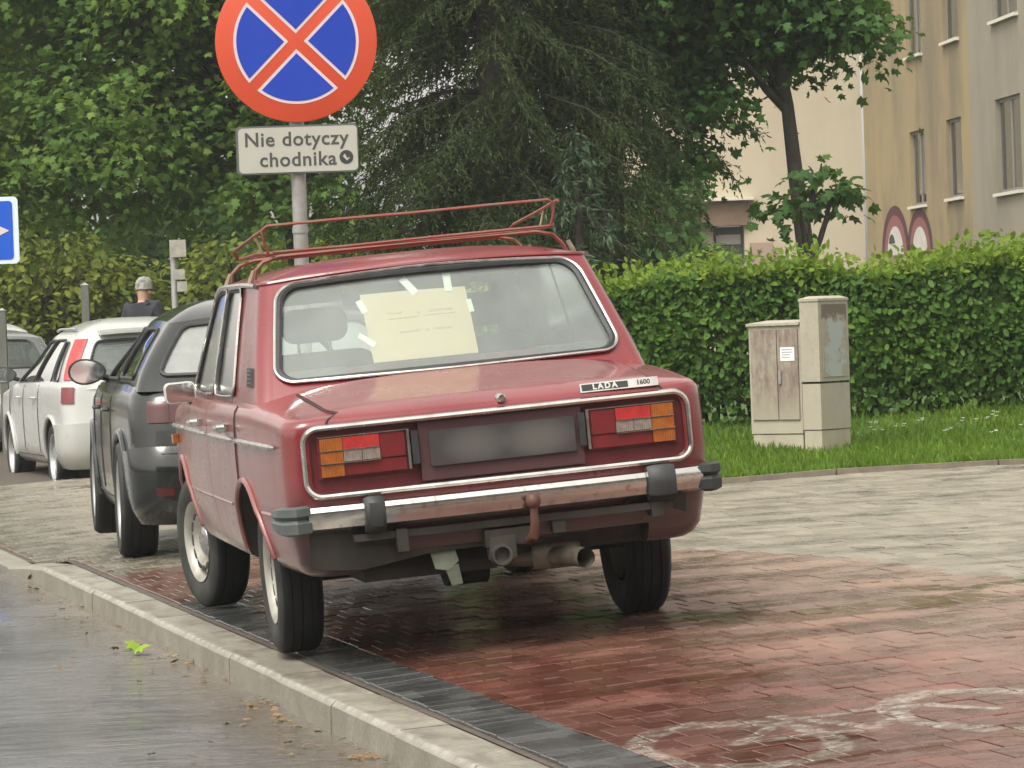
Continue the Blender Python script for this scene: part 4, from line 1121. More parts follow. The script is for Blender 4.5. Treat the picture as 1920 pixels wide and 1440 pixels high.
        for i in range(len(ks) - 1):
            for j in range(n):
                j2 = (j + 1) % n; F.append((i * n + j, i * n + j2, (i + 1) * n + j2, (i + 1) * n + j))
        for j in range(n): F.append(((len(ks) - 1) * n + j, (len(ks) - 1) * n + (j + 1) % n, len(V) - 1))
        mb.add(V, F)
        return mb

def normal_of(fn, u, v, outward, e=0.004):
    p = np.array(fn(u, v)); a = np.array(fn(u + e, v)) - np.array(fn(u - e, v)); b = np.array(fn(u, v + e)) - np.array(fn(u, v - e))
    n = np.cross(a, b); n /= max(np.linalg.norm(n), 1e-12)
    return p, (n if n @ np.array(outward) > 0 else -n)

def off(fn, d, outward):
    def g(u, v):
        p, n = normal_of(fn, u, v, outward); return tuple(p + n * d)
    return g

def loop_uv(u0, u1, v0, v1, ru, rv, k=8, m=12, flat=0):
    """rounded rectangle split in four runs, each from the middle of a corner arc to the middle of the next"""
    def arc(cx, cy, a0, a1, kk): return [(cx + ru * math.cos(R(a0 + (a1 - a0) * i / kk)), cy + rv * math.sin(R(a0 + (a1 - a0) * i / kk))) for i in range(kk + 1)]
    runs = []
    cs = [(u1 - ru, v0 + rv), (u1 - ru, v1 - rv), (u0 + ru, v1 - rv), (u0 + ru, v0 + rv)]
    for q, (a0) in enumerate((-45, 45, 135, 225)):
        c0, c1 = cs[q], cs[(q + 1) % 4]
        A = arc(*c0, a0, a0 + 45, k); B = arc(*c1, a0 + 45, a0 + 90, k)
        S = [(A[-1][0] + (B[0][0] - A[-1][0]) * i / m, A[-1][1] + (B[0][1] - A[-1][1]) * i / m) for i in range(1, m)]
        runs.append(A + S + B[:-1] + [B[-1]])
    return runs

def window_panel(mb, fn, rect, hole, steps=4):
    """mesh the rect of surface fn around a rounded hole (into mb); returns the hole loop (u, v)"""
    runs = loop_uv(*hole)
    u0, u1, v0, v1 = rect
    oc = [(u1, v0), (u1, v1), (u0, v1), (u0, v0)]
    loop = []
    for q, run in enumerate(runs):
        a, b = oc[q], oc[(q + 1) % 4]; n = len(run) - 1
        V = []
        for i, (pu, pv) in enumerate(run):
            ou, ov = a[0] + (b[0] - a[0]) * i / n, a[1] + (b[1] - a[1]) * i / n
            for k in range(steps + 1):
                t = k / steps; V.append(fn(pu + (ou - pu) * t, pv + (ov - pv) * t))
        F = []
        for i in range(n):
            for k in range(steps):
                F.append((i * (steps + 1) + k, (i + 1) * (steps + 1) + k, (i + 1) * (steps + 1) + k + 1, i * (steps + 1) + k + 1))
        mb.add(V, F)
        loop += run[:-1]
    return loop

def pane_mesh(fn, loop, outward, inset=0.008, rings=6):
    mb = MB(); n = len(loop)
    cu = sum(p[0] for p in loop) / n; cv = sum(p[1] for p in loop) / n
    f2 = off(fn, -inset, outward)
    V = []; F = []
    for k in range(rings):
        t = k / rings
        for u, v in loop: V.append(f2(u + (cu - u) * t, v + (cv - v) * t))
    V.append(f2(cu, cv))
    for k in range(rings - 1):
        for j in range(n): F.append((k * n + j, k * n + (j + 1) % n, (k + 1) * n + (j + 1) % n, (k + 1) * n + j))
    for j in range(n): F.append(((rings - 1) * n + j, (rings - 1) * n + (j + 1) % n, len(V) - 1))
    return mb.add(V, F)

def patch(fn, u0, u1, v0, v1, d0, d1, outward, nu=6, nv=6):
    mb = MB()
    us = [u0 + (u1 - u0) * i / nu for i in range(nu + 1)]; vs = [v0 + (v1 - v0) * i / nv for i in range(nv + 1)]
    mb.slab(off(fn, d1, outward), off(fn, d0, outward), us, vs)
    return mb

def add_wheel(parent, x, y, r, width, sd, rim_r, style, steer=0.0, rim_mat=None):
    w = empty('wheel', (x, y, r), steer, parent)
    h = width / 2
    mb = MB()
    rr = rim_r
    prof = [(rr - 0.005, -h * 0.72), (rr + 0.012, -h * 0.86), (rr + (r - rr) * 0.45, -h), (rr + (r - rr) * 0.78, -h * 0.97), (r - 0.008, -h * 0.82), (r, -h * 0.66)]
    for i, q in enumerate((-0.45, -0.40, -0.02, 0.02, 0.40, 0.45)):          # tread grooves
        prof += [(r if i % 2 == 0 else r - 0.008, h * q)] if i % 2 == 0 else [(r - 0.008, h * (q - 0.04)), (r - 0.008, h * q), (r, h * (q + 0.01))]
    prof += [(r, h * 0.66), (r - 0.008, h * 0.82), (rr + (r - rr) * 0.78, h * 0.97), (rr + (r - rr) * 0.45, h), (rr + 0.012, h * 0.86), (rr - 0.005, h * 0.72)]
    mb.lathe(prof, 'X', 48)
    t = mb.build('tyre', [M['tyre'], M['tyre_wall']], w, smooth=35)
    for p in t.data.polygons:
        c = p.center; rad = math.hypot(c.y, c.z)
        if rad < r - 0.012: p.material_index = 1
    mb = MB(); o = sd * h
    pr = [(0.0, o * 0.30), (0.055, o * 0.30), (rr * 0.45, o * 0.34), (rr * 0.62, o * 0.66), (rr * 0.78, o * 0.58), (rr * 0.84, o * 0.30), (rr * 0.90, o * 0.70), (rr * 0.97, o * 0.84), (rr + 0.006, o * 0.90), (rr + 0.004, o * 0.78), (rr - 0.02, o * 0.5), (rr - 0.02, -o * 0.8)]
    if style == 'spoke': pr = [(rr * 0.80, -o * 0.2), (rr * 0.90, o * 0.55), (rr * 0.97, o * 0.84), (rr + 0.006, o * 0.90), (rr + 0.004, o * 0.78), (rr - 0.02, o * 0.5), (rr - 0.02, -o * 0.8)]
    mb.lathe(pr, 'X', 40)
    rim_mat = rim_mat or (M['steel_rim'] if style != 'spoke' else M['alloy'])
    rim = mb.build('rim', rim_mat, w, smooth=35)
    if style == 'spoke':
        for i in range(5):
            a = R(72 * i + 17); c, s_ = math.cos(a), math.sin(a); m2 = MB()
            V = []
            for rad, wd, xx in ((0.03, 0.035, 0.62), (rr * 0.92, 0.030, 0.62)):
                for dx in (0.0, -0.25):
                    for sg in (-1, 1): V.append((o * (xx + dx), rad * c - sg * wd * s_, rad * s_ + sg * wd * c))
            m2.add(V, [(0, 1, 3, 2), (4, 6, 7, 5), (0, 4, 5, 1), (2, 3, 7, 6), (0, 2, 6, 4), (1, 5, 7, 3)])
            m2.build('spoke', rim_mat, w, smooth=None)
        m2 = MB(); m2.lathe([(0, o * 0.70), (0.04, o * 0.68), (0.05, o * 0.5), (0.0, o * 0.3)], 'X', 16); m2.build('hub_cap', rim_mat, w)
        m2 = MB(); m2.lathe([(0.0, -o * 0.1), (rr * 0.8, -o * 0.1)], 'X', 24); m2.build('brake_disc', M['under_dust'], w)
    else:
        m2 = MB()
        for i in range(12):
            a = R(30 * i); rad = rr * 0.70; V = []
            for xx in (0.67, 0.60):
                for k in range(8):
                    b = R(45 * k); rr2 = rad + 0.013 * math.cos(b); aa = a + 0.026 / rad * math.sin(b)
                    V.append((o * xx, rr2 * math.cos(aa), rr2 * math.sin(aa)))
            m2.add(V, [tuple(range(8)), tuple(range(15, 7, -1))] + [(k, (k + 1) % 8, 8 + (k + 1) % 8, 8 + k) for k in range(8)])
        m2.build('rim_slots', M['interior'], w, smooth=None)
        m2 = MB(); m2.lathe([(0, o * 0.62), (0.04, o * 0.60), (0.062, o * 0.5), (0.07, o * 0.30)], 'X', 20); m2.build('hub_cap', M['chrome'], w)
    return w

def path_uv(fn, pts, d, outward):
    g = off(fn, d, outward); return [g(u, v) for u, v in pts]

# ------------------------------------------------------------------ the red saloon
lev = [(0.335, 0.715, -0.86, 2.95), (0.35, 0.745, -0.885, 2.97), (0.385, 0.768, -0.915, 2.985), (0.50, 0.792, -0.940, 3.0), (0.545, 0.797, -0.945, 3.0), (0.56, 0.803, -0.948, 3.0), (0.66, 0.806, -0.958, 3.0), (0.745, 0.806, -0.960, 3.0),
       (0.80, 0.804, -0.960, 2.995), (0.85, 0.802, -0.959, 2.98), (0.876, 0.797, -0.956, 2.96), (0.891, 0.785, -0.948, 2.93), (0.899, 0.764, -0.932, 2.90), (0.903, 0.730, -0.908, 2.87)]
cabin = dict(w0=0.752, w1=0.640, yr0=-0.215, yr1=0.245, yf0=2.13, yf1=1.72, z0=0.90, z1=1.425, zr=1.462, rc=0.060, bulge=0.085, bf=0.10, dx=0.030, dr=0.015, df=0.045, pw=1.1)
LF = CarForm(lev, 0.085, 0.10, 0.018, 1.0, 1.97, 0.062, [(-0.95, 0.898), (-0.6, 0.925), (-0.2, 0.945), (0.3, 0.948), (2.1, 0.945), (2.7, 0.90), (3.0, 0.85)], [(-0.93, 0.012), (-0.6, 0.030), (-0.2, 0.062), (0.2, 0.03), (1.8, 0.02), (2.2, 0.03), (3.0, 0.03)], cabin)
CRZ, CRY, CRX = 0.189, -0.0653, 0.0044
LM = Matrix.Translation((-0.188, 13.845, 0.069)) @ Matrix.Rotation(CRZ, 4, 'Z') @ Matrix.Rotation(CRY, 4, 'Y') @ Matrix.Rotation(CRX, 4, 'X')
lada = empty('parked_car', matrix=LM)
meta(lada, 'old dusty red saloon with chrome trim and roof rack parked half beside the kerb', 'car', 'parked cars')

body = LF.shell().build('body', [M['red_paint'], M['under'], M['red_panel'], M['seat_red']], lada, smooth=32, merge=1e-4)
WR = 0.365
def wheel_cut(y, z, r, mi=1):
    L_, R_ = MB(), MB()
    for mb, x0, x1 in ((L_, -1.2, -0.50), (R_, 0.50, 1.2)):
        n = 48; V = [(x, y + r * math.cos(2 * math.pi * i / n), z + r * math.sin(2 * math.pi * i / n)) for x in (x0, x1) for i in range(n)]
        mb.add(V, [tuple(range(n)), tuple(range(2 * n - 1, n - 1, -1))] + [(i, (i + 1) % n, n + (i + 1) % n, n + i) for i in range(n)], 0)
    return [(L_, M['under']), (R_, M['under'])]
cuts = wheel_cut(0.02, 0.295, WR) + wheel_cut(2.424, 0.295, WR + 0.01)
pn = MB(); pn.poly_prism(rrect(-0.672, 0.672, 0.632, 0.850, 0.045), -1.2, -0.945); cuts.append((pn, M['red_panel']))
uf = MB(); uf.box(-0.52, 0.52, -1.2, -0.80, 0.2, 0.405); cuts.append((uf, M['under']))
boolean_cut(body, cuts)
for p in body.data.polygons:
    c = p.center
    if 0.30 < c.y < 1.95 and c.z > 0.93 and abs(c.x) < 0.70 and abs(p.normal.z) > 0.7: p.material_index = 3

# flared arch lips
for y0, rr_ in ((0.02, WR), (2.424, WR + 0.01)):
    for sd in (-1, 1):
        pts = []
        for i in range(33):
            a = R(-12 + 204 * i / 32); yy, zz = y0 + (rr_ + 0.002) * math.cos(a), 0.295 + (rr_ + 0.002) * math.sin(a)
            if zz < 0.35: continue
            x = LF.side(yy, LF.vz(zz), sd)[0]
            pts.append((x + sd * 0.004, yy, zz))
        mb = MB(); mb.tube(pts, 0.012, 8); mb.build('wheel_arch_lip', M['red_paint'], lada)

# doors (slightly proud skins) with gaps
def door(y0, y1, sd, name, cut=None):
    zs = [0.352, 0.37, 0.41, 0.46, 0.50, 0.53, 0.55, 0.58, 0.64, 0.70, 0.76, 0.80, 0.83, 0.86, 0.88, 0.892]
    vs = [LF.vz(z) for z in zs]; ys = [y0 + (y1 - y0) * i / 14 for i in range(15)]
    fn = lambda y, v: LF.side(y, v, sd)
    mb = MB(); mb.slab(off(fn, 0.006, (sd, 0, 0)), off(fn, -0.012, (sd, 0, 0)), ys, vs)
    o = mb.build(name, M['red_paint'], lada, smooth=30, bevel=None)
    if cut: boolean_cut(o, cut)
    loop = [(y, vs[-1]) for y in ys] + [(y1, v) for v in vs[::-1]] + [(y, vs[0]) for y in ys[::-1]]
    if cut is None: loop += [(y0, v) for v in vs]
    else: loop = loop[:-9] + [] if False else [(y0, v) for v in vs if float(np.interp(v, np.arange(LF.n + 1), LF.L[:, 0])) > 0.62][::1][::-1][::-1] and ([(y0, v) for v, z in zip(vs, zs) if z > 0.62] + [(y, vs[-1]) for y in ys] + [(y1, v) for v in vs[::-1]] + [(y, vs[0]) for y in ys[::-1] if y > 0.38])
    g = MB(); g.tube(path_uv(fn, loop, 0.0015, (sd, 0, 0)), 0.0042, 5, closed=cut is None); g.build('door_gap', M['interior'], o)
    return o
for sd in (-1, 1):
    rd = door(0.17, 1.075, sd, 'rear_door', wheel_cut(0.02, 0.295, WR + 0.012)[:1] if sd < 0 else wheel_cut(0.02, 0.295, WR + 0.012)[1:])
    fd = door(1.085, 2.02, sd, 'front_door')
    for o, y in ((rd, 0.36), (fd, 1.33)):
        x = LF.side(y, LF.vz(0.845), sd)[0] + sd * 0.006
        mb = MB()
        mb.box(x - 0.012, x + 0.012, y - 0.075, y + 0.085, 0.838, 0.866)
        mb.box(x - 0.004 + sd * 0.014, x + 0.004 + sd * 0.014, y - 0.07, y - 0.035, 0.836, 0.868)
        mb.tube([(x + sd * 0.004, y - 0.06, 0.852), (x + sd * 0.034, y - 0.05, 0.852), (x + sd * 0.038, y + 0.04, 0.852), (x + sd * 0.006, y + 0.07, 0.852)], [0.014, 0.016, 0.015, 0.012], 8)
        mb.build('handle', M['chrome'], o, smooth=40)
    # bright strip along the flank, and the lower crease line
    for y0, y1, par in ((-0.80, 0.160, lada), (0.18, 1.07, rd), (1.09, 2.015, fd), (2.03, 2.9, lada)):
        fn = lambda y, v: LF.side(y, v, sd)
        mb = MB(); mb.tube([off(fn, 0.010, (sd, 0, 0))(y0 + (y1 - y0) * i / 12, LF.vz(0.803)) for i in range(13)], [0.004] + [0.0105] * 11 + [0.004], 6); mb.build('trim_strip', M['chrome'], par)
    for y0, y1, par in ((-0.86, -0.36, lada), (0.42, 1.07, rd), (1.09, 2.015, fd)):
        fn = lambda y, v: LF.side(y, v, sd)
        mb = MB(); mb.tube([off(fn, 0.002, (sd, 0, 0))(y0 + (y1 - y0) * i / 12, LF.vz(0.556)) for i in range(13)], 0.0075, 6); mb.build('crease', M['red_paint'], par)
    # sill
    fn = lambda y, v: LF.side(y, v, sd)
    mb = patch(fn, 0.40, 2.02, 0.0, LF.vz(0.347), -0.01, 0.004, (sd, 0, 0), 14, 2); mb.build('sill', M['red_paint'], lada)
    # front wing indicator
    x = LF.side(2.62, LF.vz(0.74), sd)[0]
    mb = MB(); mb.box(min(x, x + sd * 0.028), max(x, x + sd * 0.028), 2.60, 2.66, 0.725, 0.765); mb.build('side_indicator', M['amber'], lada, bevel=0.006)
    # mirror
    mx = sd * 0.79
    mr = MB(); mr.tube([(sd * 0.76, 1.84, 0.915), (mx, 1.80, 0.92), (mx + sd * 0.03, 1.79, 0.945)], 0.011, 6); stem = mr.build('mirror', M['chrome'], lada)
    mr = MB(); mx += sd * 0.022; q = rrect(mx - 0.062 + sd * 0.025, mx + 0.068 + sd * 0.025, 0.925, 1.012, 0.024); mr.poly_prism(q, 1.755, 1.80); mr.build('mirror_case', M['white_plastic'], stem, bevel=0.006)
    mr = MB(); mr.poly_prism(rrect(mx - 0.056 + sd * 0.025, mx + 0.062 + sd * 0.025, 0.931, 1.006, 0.020), 1.750, 1.7545); mr.build('mirror_glass', simple('mirror_silver', (0.9, 0.9, 0.9), 0.08, 1.0), stem)

# cabin: roof, pillars, windows
LF.roof().build('roof', M['red_paint'], lada, smooth=35, merge=1e-4)
pil = MB()
hole_r = (-0.965, 0.965, 0.215, 0.945, 0.115, 0.125)
loop_r = window_panel(pil, LF.crear, (-1, 1, 0, 1), hole_r, 5)
hole_f = (-0.93, 0.93, 0.22, 0.93, 0.09, 0.10)
loop_f = window_panel(pil, LF.cfront, (-1, 1, 0, 1), hole_f, 5)
V10 = [i / 10 for i in range(11)]
for sd in (-1, 1):
    pil.grid(lambda a, v: LF.ccorner(a, v, sd), [i / 6 for i in range(7)], V10)
    pil.grid(lambda a, v: LF.ccorner(a, v, sd, True), [i / 6 for i in range(7)], V10)
side_loops = []
for sd in (-1, 1):
    fn = (lambda sd_: (lambda t, v: LF.cside(t, v, sd_)))(sd)
    pil.grid(fn, [0, 0.08, 0.16, 0.235], V10)
    l1 = window_panel(pil, fn, (0.235, 0.565, 0, 1), (0.258, 0.552, 0.135, 0.945, 0.03, 0.08), 4)
    l2 = window_panel(pil, fn, (0.565, 1.0, 0, 1), (0.578, 0.972, 0.135, 0.945, 0.04, 0.09), 4)
    side_loops += [(fn, l1, sd), (fn, l2, sd)]
cage = pil.build('pillars', M['red_paint'], lada, smooth=35, merge=1e-4)
def glaze(fn, loop, outward, name, glass, seal_r=0.013, trim=True, trim_out=0.016, parent=None, trim_mat=None, trim_r=0.0062, inset=0.008):
    g = pane_mesh(fn, loop, outward, inset).build(name, glass, parent, recalc=False)
    n = len(loop); cu = sum(p[0] for p in loop) / n; cv = sum(p[1] for p in loop) / n
    mb = MB(); mb.tube(path_uv(fn, loop, 0.003, outward), seal_r, 6, closed=True); mb.build('window_seal', M['black_rubber'], g)
    if trim:
        P3 = [np.array(off(fn, 0.010, outward)(u, v)) for u, v in loop]; c3 = sum(P3) / n
        P4 = [p + (p - c3) / np.linalg.norm(p - c3) * trim_out for p in P3]
        mb = MB(); mb.tube(P4, trim_r, 6, closed=True); mb.build('window_trim', trim_mat or M['chrome'], g)
    return g
glaze(LF.crear, loop_r, (0, -1, 0.5), 'rear_window', M['lada_glass'], 0.013, True, 0.016, lada)
glaze(LF.cfront, loop_f, (0, 1, 0.5), 'windscreen', M['lada_glass'], 0.016, True, 0.016, lada)
for fn, lp, sd in side_loops: glaze(fn, lp, (sd, 0, 0.3), 'side_window', M['side_glass'], 0.0065, True, 0.010, lada, trim_r=0.0050, inset=0.003)
hl = LF.roof(); hl.v = [(x * 0.97, (y - 1.0) * 0.97 + 1.0, z - 0.022) for x, y, z in hl.v]
hl.build('headliner', M['headliner'], lada, merge=1e-4)
mb = MB(); re_ = [LF.cside(0.10 - 0.02 * i, 1.0, -1) for i in range(5)] + [LF.ccorner(1 - i / 6, 1.0, -1) for i in range(7)] + [LF.crear(-0.98 + 1.96 * i / 24, 1.0) for i in range(1, 24)] + [LF.ccorner(i / 6, 1.0, 1) for i in range(7)] + [LF.cside(0.02 + 0.02 * i, 1.0, 1) for i in range(5)]; mb.tube(re_, [0.002 + 0.007 * min(1, i / 8, (len(re_) - 1 - i) / 8) for i in range(len(re_))], 6); mb.build('roof_edge', M['red_paint'], lada)
# drip rails, roof edge seam, pillar vents
for sd in (-1, 1):
    mb = MB(); fn = lambda t, v: LF.cside(t, v, sd)
    mb.tube([off(fn, 0.010, (sd, 0, 0.2))(t / 20, 0.985) for t in range(0, 21)], 0.010, 6); mb.build('drip_rail', M['chrome'], lada)
    fnc = lambda a, v: LF.ccorner(a, v, sd)
    v_ = patch(lambda t, v: LF.cside(t, v, sd), 0.02, 0.075, 0.20, 0.345, 0.0, 0.010, (sd, 0, 0), 3, 4).build('pillar_vent', M['black_rubber'], lada, bevel=0.003)
    for k in range(4):
        vv = 0.225 + 0.03 * k
        patch(lambda t, v: LF.cside(t, v, sd), 0.028, 0.067, vv, vv + 0.012, 0.010, 0.014, (sd, 0, 0), 2, 1).build('vent_slat', M['grey_rubber'], v_)

# boot lid
def lidfn(u, t):
    if t <= 1: return LF.deckpt(u * 0.84, -0.27 + (-0.895 + 0.27) * t)
    return LF.rear(u * 0.90, LF.n + (LF.vz(0.868) - LF.n) * (t - 1) / 0.3)
tv = [i / 14 for i in range(15)] + [1.06, 1.12, 1.18, 1.24, 1.3]
uv_ = [-1 + i / 12 for i in range(25)]
mb = MB()
up = lambda u, t: tuple(np.array(lidfn(u, t)) + np.array([0, -0.006 * min(1, max(0, (t - 0.9) * 4)), 0.007 * (1 if t < 1 else max(0.0, 1 - (t - 1) * 5))]))
dn = lambda u, t: tuple(np.array(lidfn(u, t)) + np.array([0, 0.012 * min(1, max(0, (t - 0.9) * 4)), -0.012 * (1 if t < 1 else max(0.0, 1 - (t - 1) * 5))]))
mb.slab(up, dn, uv_, tv)
lid = mb.build('boot_lid', M['red_paint'], lada, smooth=35)
g = MB()
for u in (-1, 1): g.tube([tuple(np.array(lidfn(u * 1.008, t)) + np.array([0, -0.002, 0.002])) for t in tv], 0.0042, 5)
g.tube([tuple(np.array(lidfn(u, -0.008)) + np.array([0, 0, 0.001])) for u in uv_], 0.0042, 5)
g.build('lid_gap', M['interior'], lid)
mb = MB(); mb.lathe([(0.0, -0.985), (0.012, -0.985), (0.017, -0.979), (0.018, -0.945)], 'Y', 16, (0.022, 0, 0.905 - 0.002)); mb.build('boot_lock', M['chrome'], lid)
# badge on the lid edge
bd = MB(); bd.box(-0.142, 0.142, -0.006, 0.006, -0.0165, 0.0165)
badge = bd.build('badge', M['chrome'], lid, smooth=None, bevel=0.002, loc=(0.452, -0.958, 0.9045), rot=(R(-18), 0, 0))
bd = MB(); bd.box(-0.136, 0.032, -0.0075, -0.0065, -0.0115, 0.0115); bd.build('badge_field', M['black_rubber'], badge, smooth=None)
def text(name, body_, size, mat, parent, loc, rot=(R(90), 0, 0), ext=0.0006, align='CENTER', bold=0.0, space=1.0):
    cu = bpy.data.curves.new(name, 'FONT'); cu.body = body_; cu.size = size; cu.extrude = ext; cu.align_x = align; cu.align_y = 'CENTER'; cu.offset = bold; cu.space_character = space
    cu.resolution_u = 6
    tmp = bpy.data.objects.new(name, cu); COL.objects.link(tmp)
    bpy.context.view_layer.update()
    me = bpy.data.meshes.new_from_object(tmp.evaluated_get(bpy.context.evaluated_depsgraph_get()))
    bpy.data.objects.remove(tmp, do_unlink=True)
    me.materials.clear(); me.materials.append(mat)
    return link_mesh(name, me, parent, loc, rot)
text('lettering', 'LADA', 0.029, M['white_plastic'], badge, (-0.052, -0.0085, 0), bold=0.0012, space=1.35)
text('lettering', '1600', 0.024, M['black_rubber'], badge, (0.088, -0.0068, 0), bold=0.0008, space=1.05)

# tail panel trim frame
RB = lambda x, z: LF.rear(max(-1, min(1, x / 0.70)), LF.vz(min(z, 0.90)))
fr_pts = rrect(-0.692, 0.692, 0.622, 0.862, 0.055, 8)
P3 = []
for i in range(len(fr_pts)):
    a, b = fr_pts[i], fr_pts[(i + 1) % len(fr_pts)]
    n_ = max(1, int(math.dist(a, b) / 0.06))
    for k in range(n_):
        x, z = a[0] + (b[0] - a[0]) * k / n_, a[1] + (b[1] - a[1]) * k / n_
        y = -0.958 - 0.018 * (1 - (x / 0.70) ** 2) + 0.010 * max(0, (abs(x) - 0.655) / 0.04) ** 2
        P3.append((x, y - 0.006, z))
mb = MB(); mb.tube(P3, 0.0115, 8, closed=True); mb.build('tail_panel_trim', M['chrome'], lada)

# tail lights
def tail_light(sd):
    t = empty('tail_light', (0, 0, 0), parent=lada)
    X = lambda a, b: (min(sd * a, sd * b), max(sd * a, sd * b))
    mb = MB(); mb.box(*X(0.322, 0.645), -0.958, -0.940, 0.682, 0.832); mb.build('lamp_base', M['red_panel'], t, bevel=0.006)
    def lens(name, a, b, z0, z1, mt, d=0.018):
        m2 = MB(); m2.box(*X(a, b), -0.958 - d, -0.955, z0, z1); m2.build(name, M[mt], t, bevel=0.005)
    lens('amber_lens', 0.556, 0.636, 0.778, 0.824, 'amber'); lens('amber_lens', 0.556, 0.636, 0.734, 0.776, 'amber'); lens('amber_lens', 0.556, 0.636, 0.690, 0.732, 'amber', 0.016)
    lens('red_lens', 0.425, 0.554, 0.782, 0.824, 'red_lens'); lens('reversing_lens', 0.425, 0.488, 0.739, 0.778, 'clear_lens'); lens('reversing_lens', 0.490, 0.554, 0.739, 0.778, 'clear_lens')
    lens('reflector', 0.334, 0.423, 0.739, 0.824, 'dark_red_lens', 0.014); lens('reflector', 0.334, 0.554, 0.690, 0.735, 'dark_red_lens', 0.010)
    for z in (0.7355, 0.7800):
        m2 = MB(); m2.box(*X(0.425, 0.637), -0.979, -0.955, z - 0.0016, z + 0.0016); m2.build('lens_rib', M['chrome'], t, smooth=None)
    m2 = MB(); m2.box(*X(0.32, 0.642), -0.976, -0.955, 0.827, 0.8305); m2.box(*X(0.318, 0.328), -0.980, -0.955, 0.690, 0.830); m2.build('lamp_trim', M['chrome'], t, smooth=None)
    m2 = MB(); m2.box(*X(0.288, 0.312), -0.985, -0.940, 0.705, 0.822); m2.build('plate_lamp', M['black_rubber'], t, bevel=0.005)
tail_light(-1); tail_light(1)
# number plate with its writing blurred out in the photograph: dark plate with soft pale smears
m = NT('smeared_dark_plate'); x_, y_, z_ = m.sep(m.obj())
g1 = m.math('ADD', m.math('MULTIPLY', m.math('MULTIPLY', m.math('ADD', x_, 0.10), m.math('ADD', x_, 0.10)), 130), m.math('MULTIPLY', m.math('MULTIPLY', z_, z_), 420))
g2 = m.math('ADD', m.math('MULTIPLY', m.math('MULTIPLY', m.math('SUBTRACT', x_, 0.13), m.math('SUBTRACT', x_, 0.13)), 110), m.math('MULTIPLY', m.math('MULTIPLY', z_, z_), 420))
ff = m.math('ADD', m.maprange(g1, 0, 2.2, 0.6, 0), m.maprange(g2, 0, 2.2, 0.7, 0), clamp=True)
plate_mat = m.out(m.principled(col=m.mix(ff, (0.040, 0.035, 0.035), (0.125, 0.12, 0.108)), rough=0.6))
mb = MB(); mb.poly_prism(rrect(-0.262, 0.262, -0.062, 0.062, 0.012), -0.004, 0.004)
mb.build('number_plate', plate_mat, lada, loc=(0.012, -0.978, 0.752), smooth=None)
mb = MB(); mb.box(-0.284, 0.302, -0.970, -0.940, 0.642, 0.848); mb.build('plate_backing', simple('plate_backing', (0.060, 0.022, 0.024), 0.6, col2=(0.075, 0.030, 0.031), scale=5), lada, bevel=0.006)

# bumper
def bump_y(x): return -1.045 + 0.055 * (abs(x) / 0.72) ** 3
mb = MB()
prof = [(0.010, 0.592), (-0.012, 0.588), (-0.026, 0.572), (-0.028, 0.552), (-0.022, 0.534), (-0.012, 0.512), (0.006, 0.502)]
xsb = [-0.70 + 1.42 * i / 36 for i in range(37)]
mb.grid(lambda x, k: (x, bump_y(x) + prof[int(k)][0] + 0.03, prof[int(k)][1]), xsb, range(len(prof)))
mb.grid(lambda x, k: (x, bump_y(x) + [0.006, 0.05, 0.05, 0.010][int(k)] + 0.03, [0.502, 0.510, 0.585, 0.592][int(k)]), xsb, range(4))
bumper = mb.build('rear_bumper', M['chrome_bumper'], lada, smooth=30, merge=1e-5)
for sd in (-1, 1):
    x0 = sd * 0.70 if sd < 0 else 0.72
    pts_o = [(x0, bump_y(x0) + 0.02), (sd * 0.745, -1.000), (sd * 0.770, -0.975), (sd * 0.782, -0.93), (sd * 0.788, -0.78)]
    c = MB()
    pf = [(-0.004, 0.600), (0.014, 0.592), (0.016, 0.566), (0.004, 0.553), (0.016, 0.540), (0.014, 0.505), (-0.004, 0.496), (-0.02, 0.52), (-0.02, 0.58)]
    V = []; k = len(pf)
    for i, (x, y) in enumerate(pts_o):
        a = pts_o[max(0, i - 1)]; b = pts_o[min(len(pts_o) - 1, i + 1)]
        t_ = np.array([b[0] - a[0], b[1] - a[1]]); t_ /= np.linalg.norm(t_); nn = np.array([t_[1], -t_[0]]) * (1 if sd < 0 else -1)
        nn = -nn if nn[1] > 0.2 or (abs(nn[1]) <= 0.2 and nn[0] * sd < 0) else nn
        sc2 = 1.0 if i < 4 else 0.75
        for d, z in pf: V.append((x + nn[0] * d * 1.2, y + nn[1] * d * 1.2, 0.548 + (z - 0.548) * sc2))
    F = [(i * k + j, i * k + (j + 1) % k, (i + 1) * k + (j + 1) % k, (i + 1) * k + j) for i in range(len(pts_o) - 1) for j in range(k)] + [tuple(range(k)), tuple((len(pts_o) - 1) * k + j for j in range(k))[::-1]]
    c.add(V, F); c.build('bumper_end', M['grey_rubber'] if sd < 0 else M['black_rubber'], bumper, smooth=35)
